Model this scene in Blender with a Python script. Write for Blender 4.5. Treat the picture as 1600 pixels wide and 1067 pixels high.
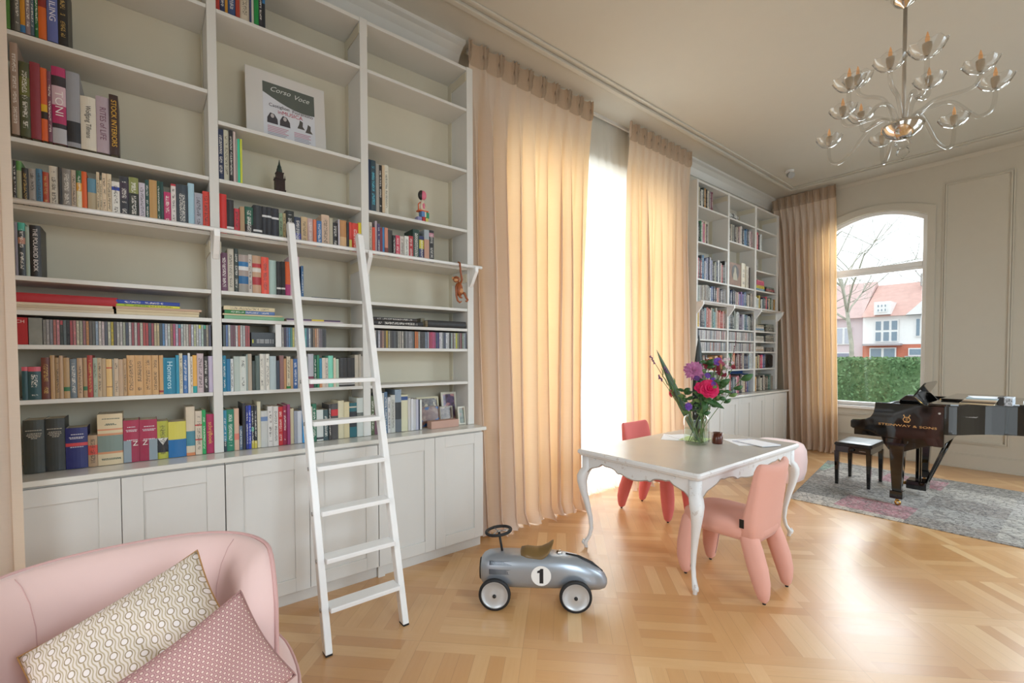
import bpy, bmesh, math, random
from mathutils import Vector, Matrix
import numpy as np

# ------------------------------------------------------------------ camera, world, lights
for _o in list(bpy.data.objects): bpy.data.objects.remove(_o)
SC = bpy.context.scene
COL = SC.collection
PI = math.pi
H = 1.55
yaw, pitch, roll = 0.896064841, -0.0255700181, -0.00247312037
_f = Vector((-math.sin(yaw)*math.cos(pitch), math.cos(yaw)*math.cos(pitch), math.sin(pitch)))
_r = Vector((math.cos(yaw), math.sin(yaw), 0)); _u = _r.cross(_f)
_c, _s = math.cos(roll), math.sin(roll)
_r2 = _c*_r+_s*_u; _u2 = -_s*_r+_c*_u
cam_data = bpy.data.cameras.new('camera')
cam_data.sensor_width = 36.0
cam_data.lens = 36.0*711.22/1600.0
cam_data.shift_y = (574.49-533.5)/1600.0
cam_data.clip_start = 0.02; cam_data.clip_end = 300
cam = bpy.data.objects.new('camera', cam_data); COL.objects.link(cam)
M = Matrix(((_r2.x, _u2.x, -_f.x, 0), (_r2.y, _u2.y, -_f.y, 0), (_r2.z, _u2.z, -_f.z, H), (0, 0, 0, 1)))
cam.matrix_world = M
SC.camera = cam

SC.view_settings.view_transform = 'Standard'
SC.view_settings.look = 'None'
SC.view_settings.gamma = 1.0
SC.view_settings.use_curve_mapping = False
SC.view_settings.exposure = 0.19
SC.cycles.transparent_max_bounces = 40

world = bpy.data.worlds.new('overcast_sky'); SC.world = world; world.use_nodes = True
_nt = world.node_tree; _nt.nodes.clear()
_bg = _nt.nodes.new('ShaderNodeBackground'); _bg.inputs['Color'].default_value = (0.93, 0.97, 1.0, 1); _bg.inputs['Strength'].default_value = 1.6
_wo = _nt.nodes.new('ShaderNodeOutputWorld'); _nt.links.new(_bg.outputs[0], _wo.inputs['Surface'])

def area_light(name, loc, direction, sx, sy, power, color=(1, 1, 1), spread=150):
    d = bpy.data.lights.new(name, 'AREA'); d.shape = 'RECTANGLE'; d.size = sx; d.size_y = sy; d.energy = power; d.color = color; d.spread = math.radians(spread)
    o = bpy.data.objects.new(name, d); COL.objects.link(o); o.location = loc
    o.rotation_euler = Vector(direction).to_track_quat('-Z', 'Y').to_euler()
    return o
# lamps standing in for daylight at the windows of the room (each lamp fills one window opening, from outside)
area_light('daylight_curtain_window', (-4.35, 4.05, 2.0), (1, 0, -0.35), 2.7, 3.3, 150, (1, 0.99, 0.96))
area_light('daylight_arched_window', (-2.06, 9.65, 2.9), (0, -1, -0.8), 1.4, 2.6, 75, (0.90, 0.95, 1))
area_light('daylight_second_arched_window', (0.43, 9.65, 2.9), (0, -1, -0.8), 1.5, 2.6, 85, (0.90, 0.95, 1))
area_light('added_daylight_right_far', (2.75, 5.6, 2.5), (-1, 0, -0.8), 1.9, 2.6, 100, (0.74, 0.87, 1), 125)  # lamp added outside an unseen right-wall window to brighten the interior
area_light('added_daylight_right_near', (2.75, 1.3, 2.6), (-1, 0, -1.0), 1.9, 2.6, 75, (0.74, 0.87, 1), 125)  # second added lamp, at the nearer unseen right-wall window, lifting the room light
area_light('added_daylight_front', (-0.4, -3.0, 2.6), (0, 1, -1.0), 2.3, 2.6, 46, (0.95, 0.96, 1), 125)  # lamp added behind the camera at an unseen front-wall window for interior light

# ------------------------------------------------------------------ materials
def lin(h):
    if isinstance(h, str):
        h = h.lstrip('#'); c = [int(h[i:i+2], 16)/255 for i in (0, 2, 4)]
    else: c = list(h)
    return tuple([(v/12.92 if v <= 0.04045 else ((v+0.055)/1.055)**2.4) for v in c])+(1.0,)

class NT:
    def __init__(s, name):
        s.m = bpy.data.materials.new(name); s.m.use_nodes = True; s.t = s.m.node_tree; s.t.nodes.clear()
        s.out = s.t.nodes.new('ShaderNodeOutputMaterial')
    def n(s, typ, **kw):
        nd = s.t.nodes.new(typ)
        for k, v in kw.items():
            if k.startswith('i_'):
                key = k[2:].replace('_', ' ')
                nd.inputs[key].default_value = v
            else: setattr(nd, k, v)
        return nd
    def l(s, a, b): s.t.links.new(a, b)
    def math(s, op, a, b=None, c=None):
        nd = s.t.nodes.new('ShaderNodeMath'); nd.operation = op
        for i, v in enumerate((a, b, c)):
            if v is None: continue
            if isinstance(v, (int, float)): nd.inputs[i].default_value = v
            else: s.l(v, nd.inputs[i])
        return nd.outputs[0]
    def mix(s, fac, a, b, blend='MIX'):
        nd = s.t.nodes.new('ShaderNodeMix'); nd.data_type = 'RGBA'; nd.blend_type = blend
        for sock, v in ((nd.inputs[0], fac), (nd.inputs[6], a), (nd.inputs[7], b)):
            if isinstance(v, (int, float)): sock.default_value = v
            elif isinstance(v, tuple): sock.default_value = v
            else: s.l(v, sock)
        return nd.outputs[2]
    def bsdf(s, **kw):
        b = s.t.nodes.new('ShaderNodeBsdfPrincipled')
        for k, v in kw.items():
            sock = b.inputs[k.replace('_', ' ')]
            if hasattr(v, 'node'): s.l(v, sock)
            else: sock.default_value = v
        s.l(b.outputs[0], s.out.inputs[0]); return b
    def bump(s, h, strength=0.2, dist=0.01):
        b = s.t.nodes.new('ShaderNodeBump'); b.inputs['Strength'].default_value = strength; b.inputs['Distance'].default_value = dist
        s.l(h, b.inputs['Height']); return b.outputs[0]
    def noise(s, scale, vec=None, detail=2.0, rough=0.5):
        nd = s.t.nodes.new('ShaderNodeTexNoise'); nd.inputs['Scale'].default_value = scale; nd.inputs['Detail'].default_value = detail; nd.inputs['Roughness'].default_value = rough
        if vec is not None: s.l(vec, nd.inputs['Vector'])
        return nd
    def coord(s, kind='Object'):
        return s.t.nodes.new('ShaderNodeTexCoord').outputs[kind]
    def mapping(s, vec, scale=(1, 1, 1), rot=(0, 0, 0), loc=(0, 0, 0)):
        m = s.t.nodes.new('ShaderNodeMapping'); m.inputs['Scale'].default_value = scale; m.inputs['Rotation'].default_value = rot; m.inputs['Location'].default_value = loc
        s.l(vec, m.inputs['Vector']); return m.outputs[0]
    def ramp(s, fac, stops, interp='LINEAR'):
        r = s.t.nodes.new('ShaderNodeValToRGB'); r.color_ramp.interpolation = interp
        e = r.color_ramp.elements
        while len(e) > 1: e.remove(e[-1])
        e[0].position = stops[0][0]; e[0].color = stops[0][1]
        for p, c in stops[1:]:
            q = e.new(p); q.color = c
        s.l(fac, r.inputs[0]); return r.outputs[0]

def simple(name, col, rough=0.5, metal=0.0, vary=0.04, scale=8.0, bump=0.0, bscale=120, **kw):
    m = NT(name)
    c = lin(col); n = m.noise(scale, m.coord(), 3)
    d = tuple(max(0, v*(1-vary*3)) for v in c[:3])+(1,)
    colr = m.mix(n.outputs[0], d, tuple(min(1, v*(1+vary)) for v in c[:3])+(1,))
    args = dict(Base_Color=colr, Roughness=rough, Metallic=metal); args.update(kw)
    if bump:
        nb = m.noise(bscale, m.coord(), 2)
        args['Normal'] = m.bump(nb.outputs[0], bump, 0.002)
    m.bsdf(**args); return m.m

MT = {}
MT['white_paint'] = simple('white_satin_paint', 'dedcd7', 0.42, vary=0.01)
MT['white_gloss'] = simple('white_gloss_paint', 'f8f8f7', 0.3, vary=0.01)
MT['shelf_back'] = simple('cream_back_board', 'd8d0bb', 0.6, vary=0.01)
MT['wall'] = simple('stone_wall_paint', 'd0cabc', 0.85, vary=0.01, bump=0.05)
MT['ceiling'] = simple('ceiling_paint', 'cbc7bc', 0.9, vary=0.008)
MT['worktop'] = simple('pale_worktop_lacquer', 'e2e0d8', 0.14, vary=0.01)
MT['black_lacquer'] = simple('black_piano_lacquer', '0d0c0c', 0.06, vary=0.0, Coat_Weight=0.6)
MT['black_satin'] = simple('black_satin', '151414', 0.35)
MT['brass'] = simple('brass', 'c9a05a', 0.25, 1.0)
MT['gold'] = simple('gold_leaf', 'd3a566', 0.45, 0.2)
MT['chrome'] = simple('chrome', 'd8d4ce', 0.08, 1.0, vary=0.0)
MT['steel'] = simple('brushed_steel', 'b8b8b8', 0.3, 1.0)
MT['paper'] = simple('white_paper', 'eceef4', 0.7, vary=0.01)
MT['page'] = simple('book_pages', 'd9ccb2', 0.85, vary=0.06, scale=60)
MT['rubber'] = simple('black_rubber', '1c1c1e', 0.6)
MT['wood_teak'] = simple('oiled_teak', 'a85a2c', 0.4, vary=0.2, scale=40)
MT['wood_limba'] = simple('pale_limba_wood', 'd49a68', 0.45, vary=0.08, scale=40)

def glass_mat(name, tint=(1, 1, 1, 1), rough=0.0, refl=1.0):
    m = NT(name)
    tr = m.n('ShaderNodeBsdfTransparent'); tr.inputs[0].default_value = tint
    gl = m.n('ShaderNodeBsdfGlossy'); gl.inputs['Roughness'].default_value = rough
    lw = m.n('ShaderNodeFresnel'); lw.inputs[0].default_value = 1.45
    geo = m.n('ShaderNodeNewGeometry'); f = m.math('MULTIPLY', lw.outputs[0], m.math('MULTIPLY', m.math('SUBTRACT', 1.0, geo.outputs['Backfacing']), refl))
    mx = m.n('ShaderNodeMixShader'); m.l(f, mx.inputs[0]); m.l(tr.outputs[0], mx.inputs[1]); m.l(gl.outputs[0], mx.inputs[2])
    m.l(mx.outputs[0], m.out.inputs[0]); return m.m
MT['pane'] = glass_mat('window_glass', (0.97, 0.99, 0.99, 1))
MT['pane_plain'] = glass_mat('picture_glass', (0.98, 0.98, 0.98, 1), 0.05, 0.6)
MT['thin_glass'] = glass_mat('clear_blown_glass', (0.94, 0.94, 0.935, 1), 0.06, 2.4)
MT['water'] = glass_mat('vase_water', (0.90, 0.96, 0.90, 1), 0.0, 0.5)
MT['amber_glass'] = glass_mat('amber_glass', (0.45, 0.17, 0.09, 1), 0.05, 1.0)

def cloth(name, col, trans, tcol, weave=900, rough=0.9, mottle=0.05):
    m = NT(name)
    uv = m.coord('UV')
    n = m.noise(14, m.mapping(uv, (1, 12, 1)), 3)
    c = lin(col); d = tuple(v*(1-mottle*2) for v in c[:3])+(1,)
    colr = m.mix(n.outputs[0], d, c)
    w = m.noise(weave, uv, 1)
    df = m.n('ShaderNodeBsdfDiffuse'); m.l(colr, df.inputs[0]); m.l(m.bump(w.outputs[0], 0.15, 0.002), df.inputs['Normal'])
    tl = m.n('ShaderNodeBsdfTranslucent'); tl.inputs[0].default_value = lin(tcol)
    mx = m.n('ShaderNodeMixShader'); mx.inputs[0].default_value = trans
    m.l(df.outputs[0], mx.inputs[1]); m.l(tl.outputs[0], mx.inputs[2]); m.l(mx.outputs[0], m.out.inputs[0]); return m.m
MT['curtain'] = cloth('beige_linen_curtain', 'eedfd0', 0.31, 'ffd79e')
MT['curtain_lining'] = cloth('shaded_doubled_linen_heading', 'd0baa2', 0.12, 'ffd8a8')  # same beige as the panel; its unlit look is put into the darker colour
MT['sheer'] = None
def sheer():
    m = NT('white_sheer_voile')
    df = m.n('ShaderNodeBsdfDiffuse'); df.inputs[0].default_value = lin('f4f4ee')
    tl = m.n('ShaderNodeBsdfTranslucent'); tl.inputs[0].default_value = lin('ffffff')
    tr = m.n('ShaderNodeBsdfTransparent')
    a = m.n('ShaderNodeMixShader'); a.inputs[0].default_value = 0.5; m.l(df.outputs[0], a.inputs[1]); m.l(tl.outputs[0], a.inputs[2])
    b = m.n('ShaderNodeMixShader'); b.inputs[0].default_value = 0.09; m.l(a.outputs[0], b.inputs[1]); m.l(tr.outputs[0], b.inputs[2])
    m.l(b.outputs[0], m.out.inputs[0]); return m.m
MT['sheer'] = sheer()

def velvet(name, col, sheen=0.5, vary=0.05):
    m = NT(name)
    n = m.noise(5, m.coord(), 4); c = lin(col)
    colr = m.mix(n.outputs[0], tuple(v*(1-vary*2) for v in c[:3])+(1,), c)
    n2 = m.noise(420, m.coord(), 2)
    m.bsdf(Base_Color=colr, Roughness=0.85, Sheen_Weight=sheen, Sheen_Roughness=0.4, Normal=m.bump(n2.outputs[0], 0.12, 0.001))
    return m.m
MT['pink_velvet'] = velvet('pale_pink_velvet', 'f4d2cc')
MT['pink_piping'] = velvet('pink_piping', 'dcb0ac', 0.2)
MT['salmon_wool'] = velvet('salmon_wool', 'e6ab9b', 0.15, 0.03)
def quilted():
    m = NT('coral_red_quilted_wool')
    c = m.coord(); n = m.noise(5, c, 3)
    sx = m.n('ShaderNodeSeparateXYZ'); m.l(c, sx.inputs[0])
    s1 = m.math('SINE', m.math('MULTIPLY', m.math('ADD', sx.outputs[1], sx.outputs[2]), 150))
    s2 = m.math('SINE', m.math('MULTIPLY', m.math('SUBTRACT', sx.outputs[1], sx.outputs[2]), 150))
    hgt = m.math('MAXIMUM', m.math('ABSOLUTE', s1), m.math('ABSOLUTE', s2))
    m.bsdf(Base_Color=m.mix(n.outputs[0], lin('d66c68'), lin('e07672')), Roughness=0.9, Sheen_Weight=0.1, Normal=m.bump(hgt, 0.25, 0.002)); return m.m
MT['red_wool'] = quilted()

def parquet():
    m = NT('oak_parquet_panels')
    v = m.mapping(m.coord(), rot=(0, 0, math.radians(45)), loc=(0.13, 0.21, 0))
    s = m.n('ShaderNodeSeparateXYZ'); m.l(v, s.inputs[0]); x, y = s.outputs[0], s.outputs[1]
    B = 0.56
    cx = m.math('DIVIDE', x, B); cy = m.math('DIVIDE', y, B)
    ix = m.math('FLOOR', cx); iy = m.math('FLOOR', cy)
    fx = m.math('SUBTRACT', cx, ix); fy = m.math('SUBTRACT', cy, iy)
    par = m.math('MODULO', m.math('ABSOLUTE', m.math('ADD', ix, iy)), 2.0)
    # inside each panel: wide centre of 4 strips, framed by crossing single strips
    def pick(a, b): return m.math('ADD', m.math('MULTIPLY', a, m.math('SUBTRACT', 1.0, par)), m.math('MULTIPLY', b, par))
    u = pick(fx, fy); w = pick(fy, fx)
    # 7 strips across u; strips cross w in 3 sections with alternate direction
    g = 7.0
    third = m.math('FLOOR', m.math('MULTIPLY', w, 2.0))
    su = m.math('FLOOR', m.math('MULTIPLY', u, g))
    frame = m.math('GREATER_THAN', m.math('ABSOLUTE', m.math('SUBTRACT', w, 0.5)), 0.5-1/g)
    sw = m.math('FLOOR', m.math('MULTIPLY', w, g))
    stripid = m.math('ADD', m.math('MULTIPLY', su, m.math('SUBTRACT', 1.0, frame)), m.math('MULTIPLY', m.math('ADD', sw, 20.0), frame))
    cb = m.n('ShaderNodeCombineXYZ'); m.l(ix, cb.inputs[0]); m.l(iy, cb.inputs[1]); m.l(stripid, cb.inputs[2])
    wn = m.n('ShaderNodeTexWhiteNoise'); wn.noise_dimensions = '3D'; m.l(cb.outputs[0], wn.inputs['Vector'])
    # direction of grain
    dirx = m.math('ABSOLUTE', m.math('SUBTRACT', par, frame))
    ga = m.noise(1.0, m.mapping(v, (60, 5, 1)), 4, 0.6); gb = m.noise(1.0, m.mapping(v, (5, 60, 1)), 4, 0.6)
    grain = m.math('ADD', m.math('MULTIPLY', gb.outputs[0], dirx), m.math('MULTIPLY', ga.outputs[0], m.math('SUBTRACT', 1.0, dirx)))
    tone = m.math('ADD', m.math('MULTIPLY', wn.outputs[0], 0.75), m.math('MULTIPLY', grain, 0.3))
    # strip direction shifts the tone: differing light catch put into the colour
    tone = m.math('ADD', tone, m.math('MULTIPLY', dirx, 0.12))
    colr = m.ramp(tone, [(0.0, lin('c4915c')), (0.35, lin('cc9a64')), (0.7, lin('d5a772')), (1.0, lin('e0b986'))])
    # joints
    def edge(t, n, wd):
        q = m.math('FRACT', m.math('MULTIPLY', t, n)); return m.math('GREATER_THAN', m.math('ABSOLUTE', m.math('SUBTRACT', q, 0.5)), 0.5-wd)
    jn = m.math('ADD', m.math('MULTIPLY', edge(u, g, 0.012), m.math('SUBTRACT', 1.0, frame)), m.math('MAXIMUM', edge(fx, 1.0, 0.002), edge(fy, 1.0, 0.002)))
    jn = m.math('MINIMUM', jn, 1.0)
    colr = m.mix(m.math('MULTIPLY', jn, 0.35), colr, lin('7a5230'))
    big = m.noise(0.9, m.coord(), 2)
    rg = m.math('ADD', m.math('MULTIPLY', wn.outputs[0], 0.06), m.math('MULTIPLY', big.outputs[0], 0.10))
    rg = m.math('ADD', rg, 0.27)
    m.bsdf(Base_Color=colr, Roughness=rg, Specular_IOR_Level=0.65, Coat_Weight=0.5, Coat_Roughness=0.24, Normal=m.bump(grain, 0.04, 0.002))
    return m.m
MT['parquet'] = parquet()

def rug_mat():
    m = NT('patchwork_vintage_rug')
    v = m.mapping(m.coord(), rot=(0, 0, 0.02))
    s = m.n('ShaderNodeSeparateXYZ'); m.l(v, s.inputs[0])
    gx = m.math('FLOOR', m.math('DIVIDE', s.outputs[0], 0.58)); gy = m.math('FLOOR', m.math('DIVIDE', m.math('ADD', s.outputs[1], m.math('MULTIPLY', m.math('MODULO', gx, 2.0), 0.22)), 0.5))
    cb = m.n('ShaderNodeCombineXYZ'); m.l(gx, cb.inputs[0]); m.l(gy, cb.inputs[1])
    wn = m.n('ShaderNodeTexWhiteNoise'); wn.noise_dimensions = '3D'; m.l(cb.outputs[0], wn.inputs['Vector'])
    base = m.ramp(wn.outputs[0], [(0, lin('948c84')), (0.2, lin('b8b2a8')), (0.38, lin('a8a49e')), (0.5, lin('b8848c')), (0.6, lin('c0bab2')), (0.72, lin('96b0a0')), (0.8, lin('8c8880')), (0.9, lin('c4bcb0'))], 'CONSTANT')
    n1 = m.noise(9, v, 6, 0.75); n2 = m.noise(38, v, 4, 0.7)
    dark = m.math('MULTIPLY', m.math('SUBTRACT', n1.outputs[0], 0.45), 4.5)
    colr = m.mix(m.math('MAXIMUM', 0.0, m.math('MINIMUM', 0.55, dark)), base, lin('625e5c'))
    vor = m.n('ShaderNodeTexVoronoi'); vor.inputs['Scale'].default_value = 16; vor.feature = 'DISTANCE_TO_EDGE'; m.l(v, vor.inputs['Vector'])
    lines = m.math('LESS_THAN', vor.outputs[0], 0.05)
    colr = m.mix(m.math('MULTIPLY', lines, 0.6), colr, lin('545050'))
    colr = m.mix(m.math('MULTIPLY', m.math('GREATER_THAN', n2.outputs[0], 0.54), 0.32), colr, lin('d4d0c8'))
    m.bsdf(Base_Color=colr, Roughness=0.95, Normal=m.bump(n2.outputs[0], 0.3, 0.004)); return m.m
MT['rug'] = rug_mat()

def worn_white():
    m = NT('worn_white_table_paint')
    n = m.noise(26, m.coord(), 5, 0.7); n2 = m.noise(5, m.coord(), 2)
    f = m.math('MULTIPLY', m.math('GREATER_THAN', n.outputs[0], 0.61), m.math('GREATER_THAN', n2.outputs[0], 0.50))
    m.bsdf(Base_Color=m.mix(m.math('MULTIPLY', f, 0.38), lin('e6e6e6'), lin('a89484')), Roughness=0.45); return m.m
MT['worn_white'] = worn_white()
MT['worn_brown'] = simple('worn_brown_edge', 'b4a292', .5, vary=.12, scale=30)
MT['vase_glass'] = glass_mat('vase_glass', (0.94, 0.955, 0.945, 1), 0.03, 2.0)
MT['table_grey'] = simple('greige_table_top', 'c6c0b8', 0.26, vary=0.03, scale=3)

def book_mat():
    m = NT('printed_book_cover')
    a = m.n('ShaderNodeAttribute'); a.attribute_name = 'Col'
    b = m.n('ShaderNodeAttribute'); b.attribute_name = 'Ink'
    uv = m.coord('UV'); s = m.n('ShaderNodeSeparateXYZ'); m.l(uv, s.inputs[0])
    oi = m.n('ShaderNodeObjectInfo')
    cb = m.n('ShaderNodeCombineXYZ'); m.l(m.math('MULTIPLY', m.math('MULTIPLY', s.outputs[0], b.outputs['Alpha']), 26), cb.inputs[0]); m.l(m.math('MULTIPLY', s.outputs[1], 170), cb.inputs[1]); m.l(m.math('MULTIPLY', oi.outputs['Random'], 90), cb.inputs[2])
    n = m.noise(1.0, cb.outputs[0], 1)
    cb2 = m.n('ShaderNodeCombineXYZ'); m.l(m.math('MULTIPLY', s.outputs[1], 26), cb2.inputs[1]); m.l(m.math('MULTIPLY', oi.outputs['Random'], 50), cb2.inputs[2])
    gap = m.noise(1.0, cb2.outputs[0], 1)
    mask = m.math('MULTIPLY', m.math('GREATER_THAN', n.outputs[0], 0.5), m.math('GREATER_THAN', gap.outputs[0], 0.4))
    mask = m.math('MULTIPLY', mask, m.math('LESS_THAN', m.math('ABSOLUTE', m.math('SUBTRACT', s.outputs[0], 0.5)), 0.24))
    mask = m.math('MULTIPLY', mask, m.math('GREATER_THAN', b.outputs['Alpha'], 0.001))
    g = m.noise(30, m.coord(), 3)
    base = m.mix(m.math('MULTIPLY', g.outputs[0], 0.12), a.outputs['Color'], (0.2, 0.2, 0.2, 1))
    m.bsdf(Base_Color=m.mix(m.math('MULTIPLY', mask, 0.7), base, b.outputs['Color']), Roughness=0.42); return m.m
MT['book'] = book_mat()

# ------------------------------------------------------------------ mesh helpers
class MB:
    def __init__(s): s.v = []; s.f = []; s.m = []; s.c = []; s.uv = None
    def add(s, verts, faces, mi=0, col=None):
        o = len(s.v); s.v += [tuple(p) for p in verts]
        for f in faces: s.f.append([i+o for i in f]); s.m.append(mi); s.c.append(col)
        return s
    def box(s, x0, x1, y0, y1, z0, z1, mi=0, col=None):
        return s.add([(x0, y0, z0), (x1, y0, z0), (x1, y1, z0), (x0, y1, z0), (x0, y0, z1), (x1, y0, z1), (x1, y1, z1), (x0, y1, z1)],
                     [(0, 3, 2, 1), (4, 5, 6, 7), (0, 1, 5, 4), (1, 2, 6, 5), (2, 3, 7, 6), (3, 0, 4, 7)], mi, col)
    def loft(s, rings, caps=True, closed=True, mi=0):
        n = len(rings[0]); V = [p for r in rings for p in r]; F = []
        for i in range(len(rings)-1):
            for j in range(n if closed else n-1):
                a = i*n+j; b = i*n+(j+1) % n; F.append((a, b, b+n, a+n))
        if caps:
            F.append(tuple(range(n-1, -1, -1))); F.append(tuple(range((len(rings)-1)*n, len(rings)*n)))
        return s.add(V, F, mi)
    def tube(s, path, rad, n=8, mi=0, caps=True):
        P = [Vector(p) for p in path]; R = rad if isinstance(rad, (list, tuple)) else [rad]*len(P)
        rings = []; up = None
        for i, p in enumerate(P):
            t = (P[min(i+1, len(P)-1)]-P[max(i-1, 0)]).normalized()
            if up is None:
                up = Vector((0, 0, 1)) if abs(t.z) < 0.9 else Vector((1, 0, 0))
            a = t.cross(up)
            if a.length < 1e-4: a = t.cross(Vector((0, 1, 0)))
            a.normalize(); b = t.cross(a).normalized(); up = -b if False else a.cross(t).normalized()
            rings.append([p+R[i]*(math.cos(k*2*PI/n)*a+math.sin(k*2*PI/n)*b) for k in range(n)])
        return s.loft(rings, caps, True, mi)
    def lathe(s, prof, n=24, c=(0, 0, 0), mi=0, axis='z', caps=False):
        rings = []
        for r, z in prof:
            ring = []
            for k in range(n):
                a = k*2*PI/n; x, y = r*math.cos(a), r*math.sin(a)
                p = (x, y, z) if axis == 'z' else ((z, x, y) if axis == 'x' else (y, z, x))
                ring.append((p[0]+c[0], p[1]+c[1], p[2]+c[2]))
            rings.append(ring)
        return s.loft(rings, caps, True, mi)
    def prism(s, pts, d, mi=0, col=None):
        # pts: planar 3D points, d: extrusion vector
        n = len(pts); d = Vector(d); V = [Vector(p) for p in pts]+[Vector(p)+d for p in pts]
        F = [tuple(range(n-1, -1, -1)), tuple(range(n, 2*n))]+[(i, (i+1) % n, (i+1) % n+n, i+n) for i in range(n)]
        return s.add(V, F, mi, col)
    def sphere(s, c, r, n=12, m_=8, mi=0, sc=(1, 1, 1)):
        prof = [(max(1e-4, r*math.sin(PI*i/m_)), -r*math.cos(PI*i/m_)) for i in range(m_+1)]
        rings = [[(c[0]+q*math.cos(k*2*PI/n)*sc[0], c[1]+q*math.sin(k*2*PI/n)*sc[1], c[2]+z*sc[2]) for k in range(n)] for q, z in prof]
        return s.loft(rings, True, True, mi)
    def build(s, name, mats, parent=None, smooth=False, local=False, bevel=0, sub=0, label=None, fix=True, angle=None):
        me = bpy.data.meshes.new(name)
        V = s.v
        if parent is not None and not local:
            o = world_of(parent); V = [(p[0]-o[0], p[1]-o[1], p[2]-o[2]) for p in V]
        me.from_pydata([tuple(p) for p in V], [], s.f)
        if not isinstance(mats, (list, tuple)): mats = [mats]
        for m in mats: me.materials.append(m)
        me.polygons.foreach_set('material_index', s.m)
        if any(c is not None for c in s.c):
            A = me.color_attributes.new('Col', 'FLOAT_COLOR', 'CORNER'); B = me.color_attributes.new('Ink', 'FLOAT_COLOR', 'CORNER')
            ca = []; cb = []
            for p, c in zip(me.polygons, s.c):
                c = c or ((0.5, 0.5, 0.5, 1), (0, 0, 0, 0))
                for _ in range(p.loop_total): ca += c[0]; cb += c[1]
            A.data.foreach_set('color', ca); B.data.foreach_set('color', cb)
        if s.uv is not None:
            U = me.uv_layers.new(name='UVMap'); U.data.foreach_set('uv', [x for f, uvs in zip(s.f, s.uv) for q in uvs for x in q])
        me.validate()
        if fix:
            bm = bmesh.new(); bm.from_mesh(me); bmesh.ops.recalc_face_normals(bm, faces=bm.faces); bm.to_mesh(me); bm.free()
        if smooth: me.polygons.foreach_set('use_smooth', [True]*len(me.polygons))
        me.update()
        ob = bpy.data.objects.new(name, me); COL.objects.link(ob)
        if parent is not None: ob.parent = parent
        if bevel:
            b = ob.modifiers.new('bevel', 'BEVEL'); b.width = bevel; b.segments = 2; b.limit_method = 'ANGLE'; b.angle_limit = math.radians(40)
        if sub:
            q = ob.modifiers.new('subdivision', 'SUBSURF'); q.levels = sub; q.render_levels = sub
        if label: ob['label'] = label
        return ob
_W = {}
def world_of(o): return _W.get(o.name, (0, 0, 0))
def thing(name, label, cat, loc=(0, 0, 0), rz=0, group=None):
    o = bpy.data.objects.new(name, None); COL.objects.link(o); o.location = loc; o.rotation_euler = (0, 0, rz)
    o.empty_display_size = 0.1
    o['label'] = label; o['category'] = cat
    if group: o['group'] = group
    _W[o.name] = tuple(loc); return o
def sub_of(o, parent): _W[o.name] = world_of(parent); return o
def tag(o, label, cat, group=None, kind=None):
    o['label'] = label; o['category'] = cat
    if group: o['group'] = group
    if kind: o['kind'] = kind
    return o
def struct(name, mb, mats, label=None, **kw):
    o = mb.build(name, mats, **kw); o['kind'] = 'structure'
    if label: o['label'] = label
    return o
def set_origin(ob, loc):
    # move a top-level mesh's origin to its base without moving the mesh
    me = ob.data; l = Vector(loc)
    me.transform(Matrix.Translation(-l)); ob.location = l
    return ob
def frame_prism(outer, inner, d):
    """flat ring between two outlines with same point count, extruded by d"""
    mb = MB(); n = len(outer); d = Vector(d)
    V = [Vector(p) for p in outer]+[Vector(p) for p in inner]; V += [p+d for p in V]
    F = []
    for i in range(n):
        j = (i+1) % n
        F += [(i, j, n+j, n+i), (2*n+i, 3*n+i, 3*n+j, 2*n+j), (i, 2*n+i, 2*n+j, j), (n+i, n+j, 3*n+j, 3*n+i)]
    return mb.add(V, F)
def text_mesh(body, size, mat, parent, loc, rot, name='lettering', extrude=0.0004, align='CENTER', font_shear=0, squash=1.0, world_loc=True):
    cu = bpy.data.curves.new('lettering_curve', 'FONT'); cu.body = body; cu.size = size; cu.extrude = extrude; cu.align_x = align; cu.align_y = 'CENTER'; cu.shear = font_shear; cu.resolution_u = 3
    tmp = bpy.data.objects.new('lettering_curve', cu); COL.objects.link(tmp)
    dg = bpy.context.evaluated_depsgraph_get(); dg.update()
    me = bpy.data.meshes.new_from_object(tmp.evaluated_get(dg)); bpy.data.objects.remove(tmp)
    me.transform(Matrix.Diagonal((squash, 1, 1, 1)))
    me.materials.clear(); me.materials.append(mat); me.name = name
    ob = bpy.data.objects.new(name, me); COL.objects.link(ob); ob.parent = parent
    w = world_of(parent) if world_loc else (0, 0, 0)
    ob.location = (loc[0]-w[0], loc[1]-w[1], loc[2]-w[2]); ob.rotation_euler = rot
    return ob
def obj_copy(src, parent=None):
    c = src.copy(); COL.objects.link(c)
    if parent is not None: c.parent = parent
    return c

# ------------------------------------------------------------------ the room shell
ZC = 4.26; XL = -3.5; XR = 1.8; YB = 8.72; YF = -2.3
struct('floor', MB().box(XL-0.6, XR, YF, YB, -0.05, 0), MT['parquet'])
struct('ceiling', MB().box(XL-0.3, XR+0.3, YF-0.3, YB+0.3, ZC, ZC+0.1), MT['ceiling'])
# left wall with the tall curtained window opening
WY0, WY1, WZ1 = 2.68, 5.42, 3.78
mb = MB().box(XL-0.3, XL, YF, WY0, 0, ZC).box(XL-0.3, XL, WY1, YB+0.3, 0, ZC).box(XL-0.3, XL, WY0, WY1, WZ1, ZC)
struct('wall_left', mb, MT['wall'])
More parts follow.
